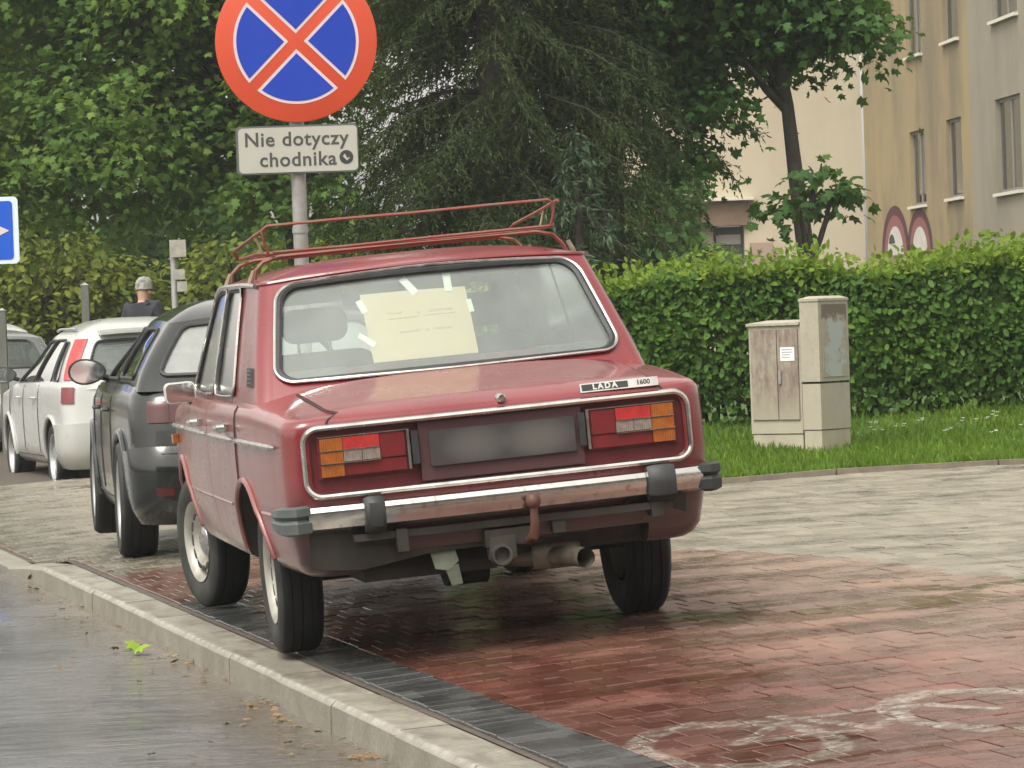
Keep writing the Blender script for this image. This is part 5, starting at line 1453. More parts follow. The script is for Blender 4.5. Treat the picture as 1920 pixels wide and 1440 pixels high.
for x in (-0.472, 0.560):
    mb = MB(); y = bump_y(x) + 0.03
    q = [(-0.030, 0.02), (-0.058, 0.575), (-0.064, 0.55), (-0.056, 0.50), (-0.02, 0.478)]
    V = []; sec = [(0.01, 0.606), (-0.030, 0.612), (-0.058, 0.590), (-0.064, 0.548), (-0.056, 0.505), (-0.020, 0.482), (0.012, 0.482)]
    w2 = 0.036 if x < 0 else 0.050
    for xx in (x - w2, x - w2 * 0.6, x + w2 * 0.6, x + w2):
        sh = 0.75 if abs(xx - x) > w2 * 0.8 else 1.0
        for a, z in sec: V.append((xx, y + a * sh, 0.546 + (z - 0.546) * (0.93 if sh < 1 else 1)))
    k = len(sec)
    F = [(i * k + j, i * k + (j + 1) % k, (i + 1) * k + (j + 1) % k, (i + 1) * k + j) for i in range(3) for j in range(k)] + [tuple(range(k)), tuple(3 * k + j for j in range(k))[::-1]]
    mb.add(V, F); mb.build('overrider', M['black_rubber'], bumper, smooth=40)

# underside: valance, tow bar, exhaust, axle, tank
mb = MB()
val = [(-0.70, 0.375), (-0.66, 0.365), (-0.52, 0.352), (-0.28, 0.385), (0.02, 0.392), (0.30, 0.40), (0.52, 0.445), (0.66, 0.43)]
V = []
for x, z in val: V += [(x, -0.945, 0.56), (x, -0.952, 0.50), (x, -0.925, z), (x, -0.86, z - 0.008)]
F = [(i * 4 + j, (i + 1) * 4 + j, (i + 1) * 4 + j + 1, i * 4 + j + 1) for i in range(len(val) - 1) for j in range(3)]
mb.add(V, F); mb.build('rear_valance', M['under_dust'], lada, smooth=40)
mb = MB(); mb.box(-0.55, 0.60, -0.99, -0.95, 0.455, 0.480); mb.box(-0.40, -0.36, -1.0, -0.94, 0.405, 0.485); mb.box(0.16, 0.205, -0.985, -0.94, 0.41, 0.482); mb.box(0.52, 0.56, -1.0, -0.93, 0.43, 0.52); mb.build('bumper_bracket', M['under_dust'], lada, bevel=0.004)
mb = MB(); mb.tube([(0.07, -0.90, 0.40), (0.072, -0.99, 0.395), (0.076, -1.06, 0.415), (0.080, -1.075, 0.46), (0.081, -1.075, 0.515)], [0.017, 0.018, 0.018, 0.016, 0.014], 10)
th = mb.build('tow_hook', M['rust'], lada)
mb = MB(); mb.lathe([(0.0, 0.030), (0.014, 0.027), (0.024, 0.016), (0.027, 0.0), (0.024, -0.014), (0.014, -0.024)], 'Z', 18, (0.081, -1.075, 0.535)); mb.build('tow_ball', M['rust'], th)
mb = MB(); mb.box(-0.085, 0.10, -0.985, -0.90, 0.385, 0.445); mb.box(-0.075, 0.02, -1.0, -0.94, 0.34, 0.42); mb.build('tow_bracket', M['under_dust'], lada, bevel=0.006)
mb = MB(); mb.lathe([(0.0, -1.000), (0.026, -1.000), (0.029, -1.018), (0.037, -1.018), (0.040, -1.0), (0.040, -0.95)], 'Y', 18, (-0.035, 0, 0.355)); mb.build('tow_socket', simple('dull_steel', (0.11, 0.105, 0.095), 0.5, 0.5, col2=(0.06, 0.05, 0.04), scale=30), lada)
mb = MB(); mb.tube([(-0.10, -0.55, 0.33), (0.12, -0.78, 0.318), (0.22, -0.90, 0.318), (0.262, -1.00, 0.312)], [0.035, 0.036, 0.036, 0.036], 12, caps=False)
ex = mb.build('exhaust_pipe', M['exhaust'], lada, recalc=False)
mb = MB(); mb.lathe([(0.048, 0.0), (0.054, 0.02), (0.054, 0.16), (0.036, 0.18)], 'X', 16, (0.10, -0.82, 0.325)); mb.build('silencer_end', M['exhaust'], ex)
mb = MB(); mb.lathe([(0.034, 0.0), (0.034, 0.08), (0.0, 0.08)], 'Y', 14, (0.263, -1.003, 0.312)); mb.build('pipe_mouth', M['interior'], ex)
mb = MB(); mb.box(-0.50, -0.02, -0.80, -0.15, 0.295, 0.42); mb.box(0.05, 0.5, -0.86, -0.30, 0.37, 0.44); mb.build('fuel_tank', M['under'], lada, bevel=0.04)
mb = MB(); mb.tube([(-0.62, 0.0, 0.295), (-0.10, 0, 0.295), (-0.08, 0, 0.295), (0.08, 0, 0.295), (0.10, 0, 0.295), (0.62, 0, 0.295)], [0.04, 0.04, 0.115, 0.115, 0.04, 0.04], 14); mb.build('rear_axle', M['under'], lada)
mb = MB(); mb.box(-0.15, 0.15, 0.6, 2.6, 0.22, 0.34); mb.box(-0.3, 0.3, 2.2, 2.85, 0.20, 0.36); mb.build('gearbox', M['under'], lada, bevel=0.03)
mb = MB()
V = [(-0.275, -0.905, 0.395), (-0.185, -0.905, 0.395), (-0.175, -0.915, 0.345), (-0.215, -0.92, 0.315), (-0.262, -0.92, 0.325), (-0.225, -0.918, 0.318), (-0.178, -0.918, 0.335), (-0.165, -0.90, 0.262), (-0.205, -0.90, 0.258)]
mb.add(V + [(x, y + 0.006, z) for x, y, z in V], [(0, 4, 3, 2, 1), (5, 8, 7, 6), (9, 10, 11, 12, 13), (14, 15, 16, 17), (0, 1, 10, 9), (1, 2, 11, 10), (2, 3, 12, 11), (3, 4, 13, 12), (4, 0, 9, 13), (5, 6, 15, 14), (6, 7, 16, 15), (7, 8, 17, 16), (8, 5, 14, 17)])
mb.build('mud_flap', simple('pale_green_flap', (0.22, 0.25, 0.19), 0.7, col2=(0.14, 0.16, 0.12), scale=20), lada)
for sd in (-1, 1):
    add_wheel(lada, sd * 0.662, 0.0, 0.292, 0.170, sd, 0.172, 'steel')
    add_wheel(lada, sd * 0.690, 2.424, 0.292, 0.170, sd, 0.172, 'steel', steer=R(11))

# cabin interior
def seat_back(name, cx, y, w, z0, z1, mat, parent, lean=0.16, thick=0.11):
    mb = MB()
    q = rrect(cx - w / 2, cx + w / 2, z0, z1, min(0.07, w * 0.2))
    n = len(q)
    V = [(x, y + (z - z0) * -lean, z) for x, z in q] + [(x, y + thick + (z - z0) * -lean, z) for x, z in q]
    mb.add(V, [tuple(range(n)), tuple(range(2 * n - 1, n - 1, -1))] + [((i + 1) % n, i, n + i, n + (i + 1) % n) for i in range(n)])
    return mb.build(name, mat, parent, bevel=0.02, smooth=50)
for cx in (-0.33, 0.33):
    sb = seat_back('front_seat', cx, 1.22, 0.50, 0.62, 1.09, M['seat_dark'], lada)
    hd = seat_back('headrest', cx + 0.01, 1.13, 0.26, 1.13, 1.27, M['seat_dark'], sb, 0.1, 0.09)
    mb = MB(); mb.tube([(cx - 0.06, 1.19, 1.07), (cx - 0.06, 1.18, 1.15)], 0.007, 6); mb.tube([(cx + 0.07, 1.19, 1.07), (cx + 0.07, 1.18, 1.15)], 0.007, 6); mb.build('headrest_post', M['chrome'], sb)
seat_back('rear_seat', 0.0, 0.30, 1.22, 0.70, 1.035, M['seat_red'], lada, 0.2)
mb = MB(); mb.box(-0.60, 0.60, 1.86, 2.05, 0.93, 1.005); mb.build('dashboard', M['interior'], lada, bevel=0.02)
mb = MB(); mb.poly_prism(rrect(-0.13, 0.13, 1.262, 1.325, 0.02), 1.60, 1.63); mb.build('interior_mirror', M['interior'], lada, bevel=0.005)
mb = MB(); mb.lathe([(0.175, -0.012), (0.187, 0.0), (0.175, 0.012), (0.163, 0.0)], 'Y', 28, (-0.34, 1.72, 1.0), closed_prof=True); mb.build('steering_wheel', M['interior'], lada)
for x in (0.50, -0.50):
    mb = MB(); mb.box(x - 0.12, x + 0.12, -0.06, 0.14, 0.99, 1.045); mb.build('speaker_box', M['grey_rubber'], lada, bevel=0.012)
for x0, x1 in ((-0.40, -0.12), (0.14, 0.42)):
    mb = MB(); mb.box(x0, x1, 1.60, 1.615, 1.285, 1.355); mb.build('sun_visor', M['headliner'], lada, bevel=0.005)

# sheet of card taped inside the rear window
card = empty('cardboard_notice', matrix=LM)
meta(card, 'cream card with faint handwriting taped inside the rear window of the red car', 'notice')
def win_in(u, v, d): return np.array(off(LF.crear, -d, (0, -1, 0.5))(u, v))
def find_uv(x, z):
    u, v = x / 0.58, (z - 0.90) / 0.52
    for _ in range(25):
        p = win_in(u, v, 0.03); u += (x - p[0]) / 0.58; v += (z - p[2]) / 0.5
    return u, v
cn = [(-0.275, 1.303), (0.128, 1.297), (0.112, 1.046), (-0.284, 1.046)]
quad = [find_uv(*p) for p in cn]
def cardpt(a, b, d=0.03):
    top = np.array(quad[0]) * (1 - a) + np.array(quad[1]) * a; bot = np.array(quad[3]) * (1 - a) + np.array(quad[2]) * a
    u, v = top * b + bot * (1 - b)
    return tuple(win_in(u, v, d))
gA = [i / 8 for i in range(9)]
mb = MB(); mb.slab(lambda a, b: cardpt(a, b, 0.022), lambda a, b: cardpt(a, b, 0.026), gA, gA)
mb.build('card', simple('cream_card', (0.46, 0.385, 0.245), 0.8, col2=(0.43, 0.36, 0.23), scale=4), card, smooth=60)
tape = simple('white_tape', (0.60, 0.62, 0.56), 0.5)
for a, b, ww, hh, ang in ((0.47, 1.06, 0.030, 0.075, 35), (0.84, 1.07, 0.030, 0.07, -3), (-0.005, 0.82, 0.024, 0.05, 20), (1.01, 0.70, 0.02, 0.05, 5), (-0.02, 0.33, 0.022, 0.07, 50)):
    mb = MB()
    def tp(i, j):
        c, s_ = math.cos(R(ang)), math.sin(R(ang)); du = ((i - .5) * ww * c - (j - .5) * hh * s_) / 0.41; dv = ((i - .5) * ww * s_ + (j - .5) * hh * c) / 0.26
        return cardpt(a + du, b + dv, 0.019)
    mb.slab(tp, lambda i, j: tuple(np.array(tp(i, j)) + np.array([0, 0.0012, 0])), [0, .5, 1], [0, .33, .66, 1]); mb.build('tape', tape, card, smooth=60)
pen = simple('faint_pencil', (0.42, 0.36, 0.25), 0.8)
mb = MB()
for row, (a0, a1, b0) in enumerate(((0.22, 0.36, 0.68), (0.50, 0.53, 0.67), (0.60, 0.84, 0.68), (0.30, 0.50, 0.40), (0.54, 0.58, 0.405), (0.62, 0.80, 0.41))):
    nn = max(4, int((a1 - a0) * 130)); pts = [cardpt(a0 + (a1 - a0) * i / nn, b0 + 0.022 * math.sin(i * 1.9 + row) * (1 if i % 3 else 0.4), 0.0205) for i in range(nn + 1)]
    mb.tube(pts, 0.0011, 4)
for a0, a1, b0 in ((0.55, 0.86, 0.615), (0.22, 0.5, 0.60)): mb.tube([cardpt(a0 + (a1 - a0) * i / 6, b0 + 0.01 * i / 6, 0.0205) for i in range(7)], 0.0011, 4)
mb.build('faint_writing', pen, card)

# roof rack, a frame of welded rod standing in the drip rails
rack = empty('roof_rack', matrix=LM); meta(rack, 'rusty red tube roof rack clamped on top of the old red saloon', 'roof rack')
def rod(name, pts, r=0.008, mat='rack_red', n=6):
    r = [q * 0.85 for q in r] if isinstance(r, list) else r * 0.82
    mb = MB(); mb.tube(pts, r, n); return mb.build(name, M[mat], rack)
yr_, yf_, xr = 0.42, 1.42, 0.56; zb = 1.505
fil = 0.06
rod('upper_rail', [(-0.575, 0.40, 1.50), (-0.588, 0.385, 1.545), (-0.595, 0.375, 1.590), (-0.575, 0.372, 1.606), (-0.3, 0.37, 1.607), (0, 0.372, 1.604), (0.3, 0.37, 1.606), (0.535, 0.372, 1.605), (0.556, 0.375, 1.592), (0.553, 0.385, 1.545), (0.540, 0.40, 1.50)], 0.0075)
for sd in (-1, 1):
    rod('side_rail', [(sd * 0.575, 0.378, 1.600), (sd * 0.585, 0.9, 1.565), (sd * 0.59, 1.40, 1.533), (sd * 0.57, 1.46, 1.500)], 0.0085)
    rod('base_rail', [(sd * 0.55, 0.40, 1.500), (sd * 0.555, 0.9, 1.508), (sd * 0.56, 1.44, 1.498)], 0.009)
    rod('upright', [(sd * 0.582, 0.70, 1.578), (sd * 0.56, 0.70, 1.506)], 0.006, 'rack_grey')
rod('front_rail', [(-0.57, 1.46, 1.500), (-0.3, 1.465, 1.506), (0.3, 1.465, 1.506), (0.57, 1.46, 1.500)], 0.009)
for i, y in enumerate((0.40, 0.60, 0.80, 1.02, 1.24)):
    rod('cross_bar', [(-0.555, y, 1.503), (-0.28, y + random.uniform(-.01, .01), 1.503 + random.uniform(-.005, .004)), (0.1, y, 1.500 + random.uniform(-.005, .006)), (0.36, y + random.uniform(-.012, .012), 1.503), (0.548, y, 1.503)], 0.0085 if i in (0, 2) else 0.0065)
for y in (0.46, 0.53, 0.70, 0.91, 1.13, 1.34):
    rod('cross_bar', [(-0.55, y, 1.497), (-0.31, y + random.uniform(-.02, .02), 1.496 + random.uniform(-.008, .006)), (-0.02, y + random.uniform(-.02, .02), 1.498 + random.uniform(-.007, .006)), (0.27, y + random.uniform(-.02, .02), 1.495), (0.545, y, 1.497)], 0.0048)
for y in (0.50, 1.30):
    rod('cross_beam', [(-0.625, y, 1.405), (-0.618, y, 1.44), (-0.585, y, 1.470), (-0.52, y, 1.486), (0, y, 1.489), (0.50, y, 1.486), (0.565, y, 1.470), (0.602, y, 1.43), (0.615, y, 1.40)], 0.011)
    for sd in (-1, 1):
        rod('clamp_foot', [(sd * 0.652, y, 1.375), (sd * 0.640, y, 1.405), (sd * 0.624, y, 1.440)], [0.012, 0.013, 0.011], 'rack_grey', 8)

# ------------------------------------------------------------------ the other parked cars
def modern_car(label, mat, M4, lev, rc, rcf, bulge, yc, hl, tk, deck, crown, cab, wheels, arches, rear_win, side_wins, lamps, bumper_top, style, extra, rear_glass='car_glass'):
    f = CarForm(lev, rc, rcf, bulge, yc, hl, tk, deck, crown, cab)
    root = empty('parked_car', matrix=M4); meta(root, label, 'car', 'parked cars')
    b = f.shell().build('body', [mat, M['under']], root, smooth=32, merge=1e-4)
    wy, wr, ww, wx = wheels
    cu = []
    for y in wy: cu += wheel_cut(y, wr, arches)
    boolean_cut(b, cu)
    f.roof().build('roof', mat, root, smooth=35, merge=1e-4)
    pl = MB()
    lr = window_panel(pl, f.crear, (-1, 1, 0, 1), rear_win, 5)
    lf = window_panel(pl, f.cfront, (-1, 1, 0, 1), (-0.92, 0.92, 0.12, 0.93, 0.1, 0.1), 5)
    for sd in (-1, 1):
        pl.grid(lambda a, v: f.ccorner(a, v, sd), [i / 6 for i in range(7)], V10)
        pl.grid(lambda a, v: f.ccorner(a, v, sd, True), [i / 6 for i in range(7)], V10)
    sl_ = []
    for sd in (-1, 1):
        fn = (lambda s_: (lambda t, v: f.cside(t, v, s_)))(sd)
        last = 0.0
        for (t0, t1, a, bb) in side_wins:
            if t0 > last + 1e-6: pl.grid(fn, [last + (t0 - last) * i / 3 for i in range(4)], V10)
            sl_.append((fn, window_panel(pl, fn, (t0, t1, 0, 1), (t0 + 0.012, t1 - 0.012, a, bb, 0.03, 0.10), 4), sd)); last = t1
        if last < 1: pl.grid(fn, [last + (1 - last) * i / 3 for i in range(4)], V10)
    pl.build('pillars', mat, root, smooth=35, merge=1e-4)
    glaze(f.crear, lr, (0, -1, 0.5), 'rear_window', M[rear_glass], 0.012, False, parent=root)
    glaze(f.cfront, lf, (0, 1, 0.5), 'windscreen', M['car_glass'], 0.012, False, parent=root)
    for fn, lp, sd in sl_: glaze(fn, lp, (sd, 0, 0.3), 'side_window', M['car_glass'], 0.010, False, parent=root)
    for sd in (-1, 1):
        for y in wy: add_wheel(root, sd * wx, y, wr, ww, sd, wr * 0.68, style)
        for y0 in wy:
            pts = []
            for i in range(33):
                a = R(-15 + 210 * i / 32); yy, zz = y0 + (arches + 0.003) * math.cos(a), wr + (arches + 0.003) * math.sin(a)
                if zz < f.L[1, 0]: continue
                pts.append((f.side(yy, f.vz(zz), sd)[0] + sd * 0.003, yy, zz))
            if pts: mb = MB(); mb.tube(pts, 0.020, 8); mb.build('wheel_arch_lip', mat, root)
        # door gaps and handles
        fn = lambda y, v: f.side(y, v, sd)
        for y in (wy[0] + 0.62, wy[0] + 1.48, wy[0] + 2.35):
            zt = f.ztop - 0.03
            mb = MB(); mb.tube([off(fn, 0.001, (sd, 0, 0))(y - 0.08 * (z < 0.5) * 0, f.vz(z)) for z in np.linspace(0.33, zt, 10)], 0.005, 5); mb.build('door_gap', M['interior'], root)
        mb = MB(); mb.tube([off(fn, 0.001, (sd, 0, 0))(y, f.vz(0.30)) for y in np.linspace(wy[0] + 0.45, wy[1] - 0.45, 10)], 0.005, 5); mb.build('door_gap', M['interior'], root)
        for y in (wy[0] + 0.72, wy[0] + 1.6):
            x = f.side(y, f.vz(f.ztop - 0.14), sd)[0]
            mb = MB(); mb.tube([(x, y, f.ztop - 0.14), (x + sd * 0.03, y + 0.03, f.ztop - 0.14), (x + sd * 0.03, y + 0.15, f.ztop - 0.14), (x, y + 0.18, f.ztop - 0.14)], 0.012, 6); mb.build('door_handle', mat, root)
        # wing mirrors
        ym = cab['yf0'] - 0.42; xm = sd * (cab['w0'] + 0.125); zm = f.ztop + 0.065
        mb = MB(); q = [(xm + 0.115 * math.cos(a) , zm + 0.078 * math.sin(a) * (1 + 0.15 * math.cos(a) * sd)) for a in np.linspace(0, 2 * math.pi, 20, endpoint=False)]
        n = len(q)
        V = [(x, ym, z) for x, z in q] + [(xm + (x - xm) * 0.97, ym + 0.06, zm + (z - zm) * 0.97) for x, z in q] + [(xm + (x - xm) * 0.55, ym + 0.125, zm + (z - zm) * 0.55) for x, z in q]
        mb.add(V, [tuple(range(n)), tuple(range(3 * n - 1, 2 * n - 1, -1))] + [(k * n + (i + 1) % n, k * n + i, (k + 1) * n + i, (k + 1) * n + (i + 1) % n) for k in (0, 1) for i in range(n)])
        mb.tube([(sd * (cab['w0'] - 0.03), ym + 0.08, zm - 0.05), (xm - sd * 0.08, ym + 0.07, zm - 0.03)], 0.022, 6)
        mr = mb.build('mirror', M['black_rubber'] if mat is not M['silver_paint'] else mat, root, smooth=50)
        mb = MB(); q2 = [(xm + (x - xm) * 0.88, zm + (z - zm) * 0.86) for x, z in q]; mb.poly_prism(q2, ym - 0.004, ym - 0.001); mb.build('mirror_glass', simple_mirror, mr)
        for nm, kind, a0, a1, b0, b1, mt in lamps:
            if kind == 'c': fn2 = lambda a, v: f.ccorner(a, v, sd)
            elif kind == 'b': fn2 = lambda a, v: f.corner(a, v, sd)
            else: fn2 = lambda a, v: f.rear(sd * a, v)
            v0, v1 = (b0, b1) if kind == 'c' else (f.vz(b0), f.vz(b1))
            patch(fn2, a0, a1, v0, v1, 0.0, 0.012, (sd * 0.5, -1, 0), 6, 8).build(nm, M[mt], root, bevel=0.004)
    # rear bumper skin and plate
    yb_ = f.L[3, 2]
    bt, bo = bumper_top
    mb = MB()
    vv = [f.vz(z) for z in np.linspace(f.L[0, 0] + 0.02, bt, 7)]
    def bf(d):
        def g(q, v):
            if abs(q) <= 1: return off(f.rear, d, (0, -1, 0))(q, v)
            sd = 1 if q > 0 else -1; a = abs(q) - 1
            if a <= 1: return off(lambda aa, v2: f.corner(min(max(aa, 0.0), 1.0), v2, sd), d, (sd * 0.6, -1, 0))(min(max(a, 0.01), 0.99), v)
            z, w, yr, yf = f.lev(v)
            return off(lambda y, v2: f.side(y, v2, sd), d, (sd, 0, 0))(yr + rc + (a - 1) * 0.25, v)
        return g
    qs = [-2.6, -2.3] + [-2 + i * 0.1 for i in range(41)] + [2.3, 2.6]
    mb.slab(bf(bo), bf(-0.01), qs, vv)
    mb.build('rear_bumper', mat, root, smooth=35)
    # dark cabin filling
    mb = MB()
    for cx in (-0.36, 0.36): mb.box(cx - 0.24, cx + 0.24, 1.15 + wy[0] * 0, 1.27, 0.6, f.ztop + 0.16); 
    mb.box(-0.62, 0.62, 0.25, 0.36, 0.6, f.ztop + 0.10)
    mb.build('seats', M['seat_dark'], root, bevel=0.03)
    for q in (-0.36, 0.36):
        mb = MB(); mb.box(q - 0.12, q + 0.12, 1.12, 1.20, f.ztop + 0.18, f.ztop + 0.33); mb.build('headrest', M['seat_dark'], root, bevel=0.03)
    extra(f, root)
    return f, root
simple_mirror = simple('mirror_glass', (0.75, 0.8, 0.78), 0.06, 1.0)
def carM(x, y, z, yaw): return Matrix.Translation((x, y, z)) @ Matrix.Rotation(R(yaw), 4, 'Z')

# --- dark hatchback
def extra_dark(f, root):
    fn = f.rear
    patch(lambda u, v: f.rear(u, v), -0.42, 0.42, f.vz(0.60), f.vz(0.71), 0.0, 0.006, (0, -1, 0), 4, 3).build('number_plate', M['white_plastic'], root)
    g = MB(); g.tube([off(f.rear, 0.002, (0, -1, 0))(u / 10, f.vz(0.585)) for u in range(-9, 10)], 0.005, 5); g.build('tailgate_gap', M['interior'], root)
    mb = MB(); mb.tube([off(f.crear, 0.012, (0, -1, 0.5))(0.0, 0.30), off(f.crear, 0.02, (0, -1, 0.5))(-0.3, 0.33), off(f.crear, 0.014, (0, -1, 0.5))(-0.62, 0.40)], [0.012, 0.007, 0.005], 6); mb.build('rear_wiper', M['black_rubber'], root)
    for sd in (-1, 1):
        patch(lambda a, v: f.corner(a, v, sd), 0.02, 0.30, f.vz(0.36), f.vz(0.40), 0.02, 0.034, (sd * 0.3, -1, 0), 4, 2).build('bumper_reflector', M['smoked_red_lens'], root)
    patch(f.rear, -0.8, 0.8, f.vz(0.235), f.vz(0.31), 0.026, 0.032, (0, -1, 0), 8, 2).build('diffuser', M['black_rubber'], root)
lev_d = [(0.20, 0.77, -0.60, 3.25), (0.24, 0.81, -0.68, 3.38), (0.32, 0.835, -0.735, 3.45), (0.46, 0.846, -0.755, 3.48), (0.575, 0.85, -0.755, 3.48), (0.59, 0.850, -0.715, 3.48), (0.74, 0.850, -0.690, 3.45), (0.83, 0.845, -0.665, 3.42), (0.88, 0.83, -0.635, 3.36), (0.915, 0.80, -0.59, 3.28), (0.93, 0.755, -0.54, 3.20)]
cab_d = dict(w0=0.765, w1=0.560, yr0=-0.60, yr1=-0.22, yf0=2.50, yf1=1.55, z0=0.90, z1=1.325, zr=1.405, rc=0.085, bulge=0.08, bf=0.14, dx=0.045, dr=0.025, df=0.06, pw=1.35)
modern_car('dark grey hatchback in front of the red saloon, its rear half hidden', M['dark_paint'], carM(-1.315, 19.97, 0.042, 9.5), lev_d, 0.20, 0.35, 0.03, 1.35, 2.1, 0.07,
           [(-0.66, 0.93), (0.0, 0.955), (2.4, 0.945), (3.3, 0.78)], [(-0.6, 0.03), (2.4, 0.05), (3.4, 0.06)], cab_d, ((0.0, 2.58), 0.315, 0.205, 0.755), 0.365, (-0.98, 0.98, 0.20, 0.92, 0.08, 0.10),
           [(0.10, 0.50, 0.16, 0.88), (0.50, 0.93, 0.14, 0.90)], [('tail_light', 'b', 0.02, 0.40, 0.735, 0.845, 'smoked_red_lens'), ('tail_light', 'r', 0.80, 0.995, 0.735, 0.845, 'smoked_red_lens'), ('reversing_light', 'r', 0.62, 0.79, 0.745, 0.835, 'clear_lens')], (0.588, 0.026), 'spoke', extra_dark, 'hazy_glass')

# --- white compact people carrier
def extra_white(f, root):
    for sd in (-1, 1):
        patch(lambda a, v: f.corner(a, v, sd), 0.0, 0.30, f.vz(0.415), f.vz(0.475), 0.02, 0.032, (sd * 0.3, -1, 0), 4, 2).build('bumper_reflector', M['red_lens'], root)
        mb = MB(); fn = lambda t, v: f.cside(t, v, sd)
        mb.tube([tuple(np.array(off(fn, 0.0, (sd, 0, 0))(t / 10, 1.0)) + np.array([-sd * 0.03, 0, 0.05])) for t in range(1, 10)], 0.012, 6); mb.build('roof_rail', M['alloy'], root)
    patch(f.rear, -0.50, 0.10, f.vz(0.64), f.vz(0.75), 0.0, 0.006, (0, -1, 0), 4, 3).build('number_plate', M['white_plastic'], root)
    g = MB(); g.tube([off(f.rear, 0.002, (0, -1, 0))(u / 10, f.vz(0.60)) for u in range(-9, 10)], 0.006, 5); g.build('tailgate_gap', M['interior'], root)
    mb = MB(); mb.slab(lambda u, k: tuple(np.array(f.crear(u, 0.99)) + np.array([0, -0.10 * k, 0.03 - 0.015 * k])), lambda u, k: tuple(np.array(f.crear(u, 0.99)) + np.array([0, -0.10 * k, 0.005 - 0.01 * k])), [-0.9 + 1.8 * i / 12 for i in range(13)], [-0.5, 0, 0.5, 1]); mb.build('roof_spoiler', M['white_paint'], root, smooth=40)
lev_w = [(0.22, 0.76, -0.56, 3.10), (0.26, 0.81, -0.62, 3.2), (0.34, 0.845, -0.66, 3.26), (0.48, 0.855, -0.675, 3.28), (0.60, 0.86, -0.665, 3.28), (0.76, 0.862, -0.63, 3.26), (0.86, 0.855, -0.61, 3.22), (0.92, 0.845, -0.595, 3.18), (0.955, 0.825, -0.58, 3.1), (0.965, 0.79, -0.56, 3.02)]
cab_w = dict(w0=0.80, w1=0.615, yr0=-0.595, yr1=-0.30, yf0=2.55, yf1=1.25, z0=0.90, z1=1.435, zr=1.53, rc=0.13, bulge=0.06, bf=0.14, dx=0.045, dr=0.03, df=0.07, pw=1.45)
modern_car('white people carrier with tall red tail lights, left of the dark hatchback', M['white_paint'], carM(-3.31, 32.82, -0.10, 16.2), lev_w, 0.16, 0.30, 0.02, 1.3, 1.98, 0.05,
           [(-0.6, 0.965), (0.0, 0.985), (2.3, 0.955), (3.1, 0.80)], [(-0.6, 0.02), (2.4, 0.05), (3.2, 0.06)], cab_w, ((0.0, 2.49), 0.30, 0.20, 0.74), 0.36, (-0.90, 0.90, 0.20, 0.86, 0.06, 0.10),
           [(0.06, 0.20, 0.14, 0.86), (0.20, 0.56, 0.12, 0.90), (0.56, 0.94, 0.12, 0.90)], [('tail_light', 'c', 0.15, 0.80, 0.42, 0.93, 'red_lens'), ('tail_light', 'b', 0.25, 0.80, 0.78, 0.92, 'dark_red_lens'), ('tail_light', 'c', 0.15, 0.80, 0.16, 0.41, 'red_lens')], (0.60, 0.045), 'spoke', extra_white)

# --- silver grey estate beyond, and a pale roofed one after it
def extra_none(f, root):
    patch(f.rear, -0.35, 0.35, f.vz(0.60), f.vz(0.71), 0.0, 0.006, (0, -1, 0), 4, 3).build('number_plate', M['white_plastic'], root)
lev_s = lev_d
cab_s = dict(cab_d); cab_s.update(yr0=-0.58, yr1=-0.18, w1=0.62, zr=1.44, z1=1.39)
modern_car('silver grey hatchback with red tail lights at the far left, past the white car', M['silver_paint'], carM(-5.95, 41.5, -0.04, 16.0), lev_s, 0.20, 0.35, 0.03, 1.35, 2.1, 0.07,
           [(-0.66, 0.95), (0.0, 0.965), (2.4, 0.945), (3.3, 0.78)], [(-0.6, 0.03), (2.4, 0.05), (3.4, 0.06)], cab_s, ((0.0, 2.58), 0.31, 0.205, 0.755), 0.36, (-0.86, 0.86, 0.20, 0.90, 0.12, 0.14),
           [(0.10, 0.50, 0.16, 0.88), (0.50, 0.93, 0.14, 0.90)], [('tail_light', 'b', 0.02, 0.85, 0.62, 0.90, 'red_lens'), ('tail_light', 'r', 0.80, 0.995, 0.62, 0.90, 'red_lens')], (0.58, 0.022), 'steel', extra_none)
cab_t = dict(cab_w); cab_t.update(zr=1.64, z1=1.55)
modern_car('pale roofed people carrier at the far end of the parked row', M['white_paint'], carM(-7.1, 49.0, -0.10, 16.0), lev_w, 0.16, 0.30, 0.02, 1.3, 1.98, 0.05,
           [(-0.6, 0.965), (0.0, 0.985), (2.3, 0.955), (3.1, 0.80)], [(-0.6, 0.02), (2.4, 0.05), (3.2, 0.06)], cab_t, ((0.0, 2.49), 0.30, 0.20, 0.74), 0.36, (-0.90, 0.90, 0.20, 0.86, 0.06, 0.10),
           [(0.06, 0.20, 0.14, 0.86), (0.20, 0.56, 0.12, 0.90), (0.56, 0.94, 0.12, 0.90)], [('tail_light', 'c', 0.02, 0.78, 0.26, 0.93, 'red_lens')], (0.60, 0.045), 'steel', extra_none)

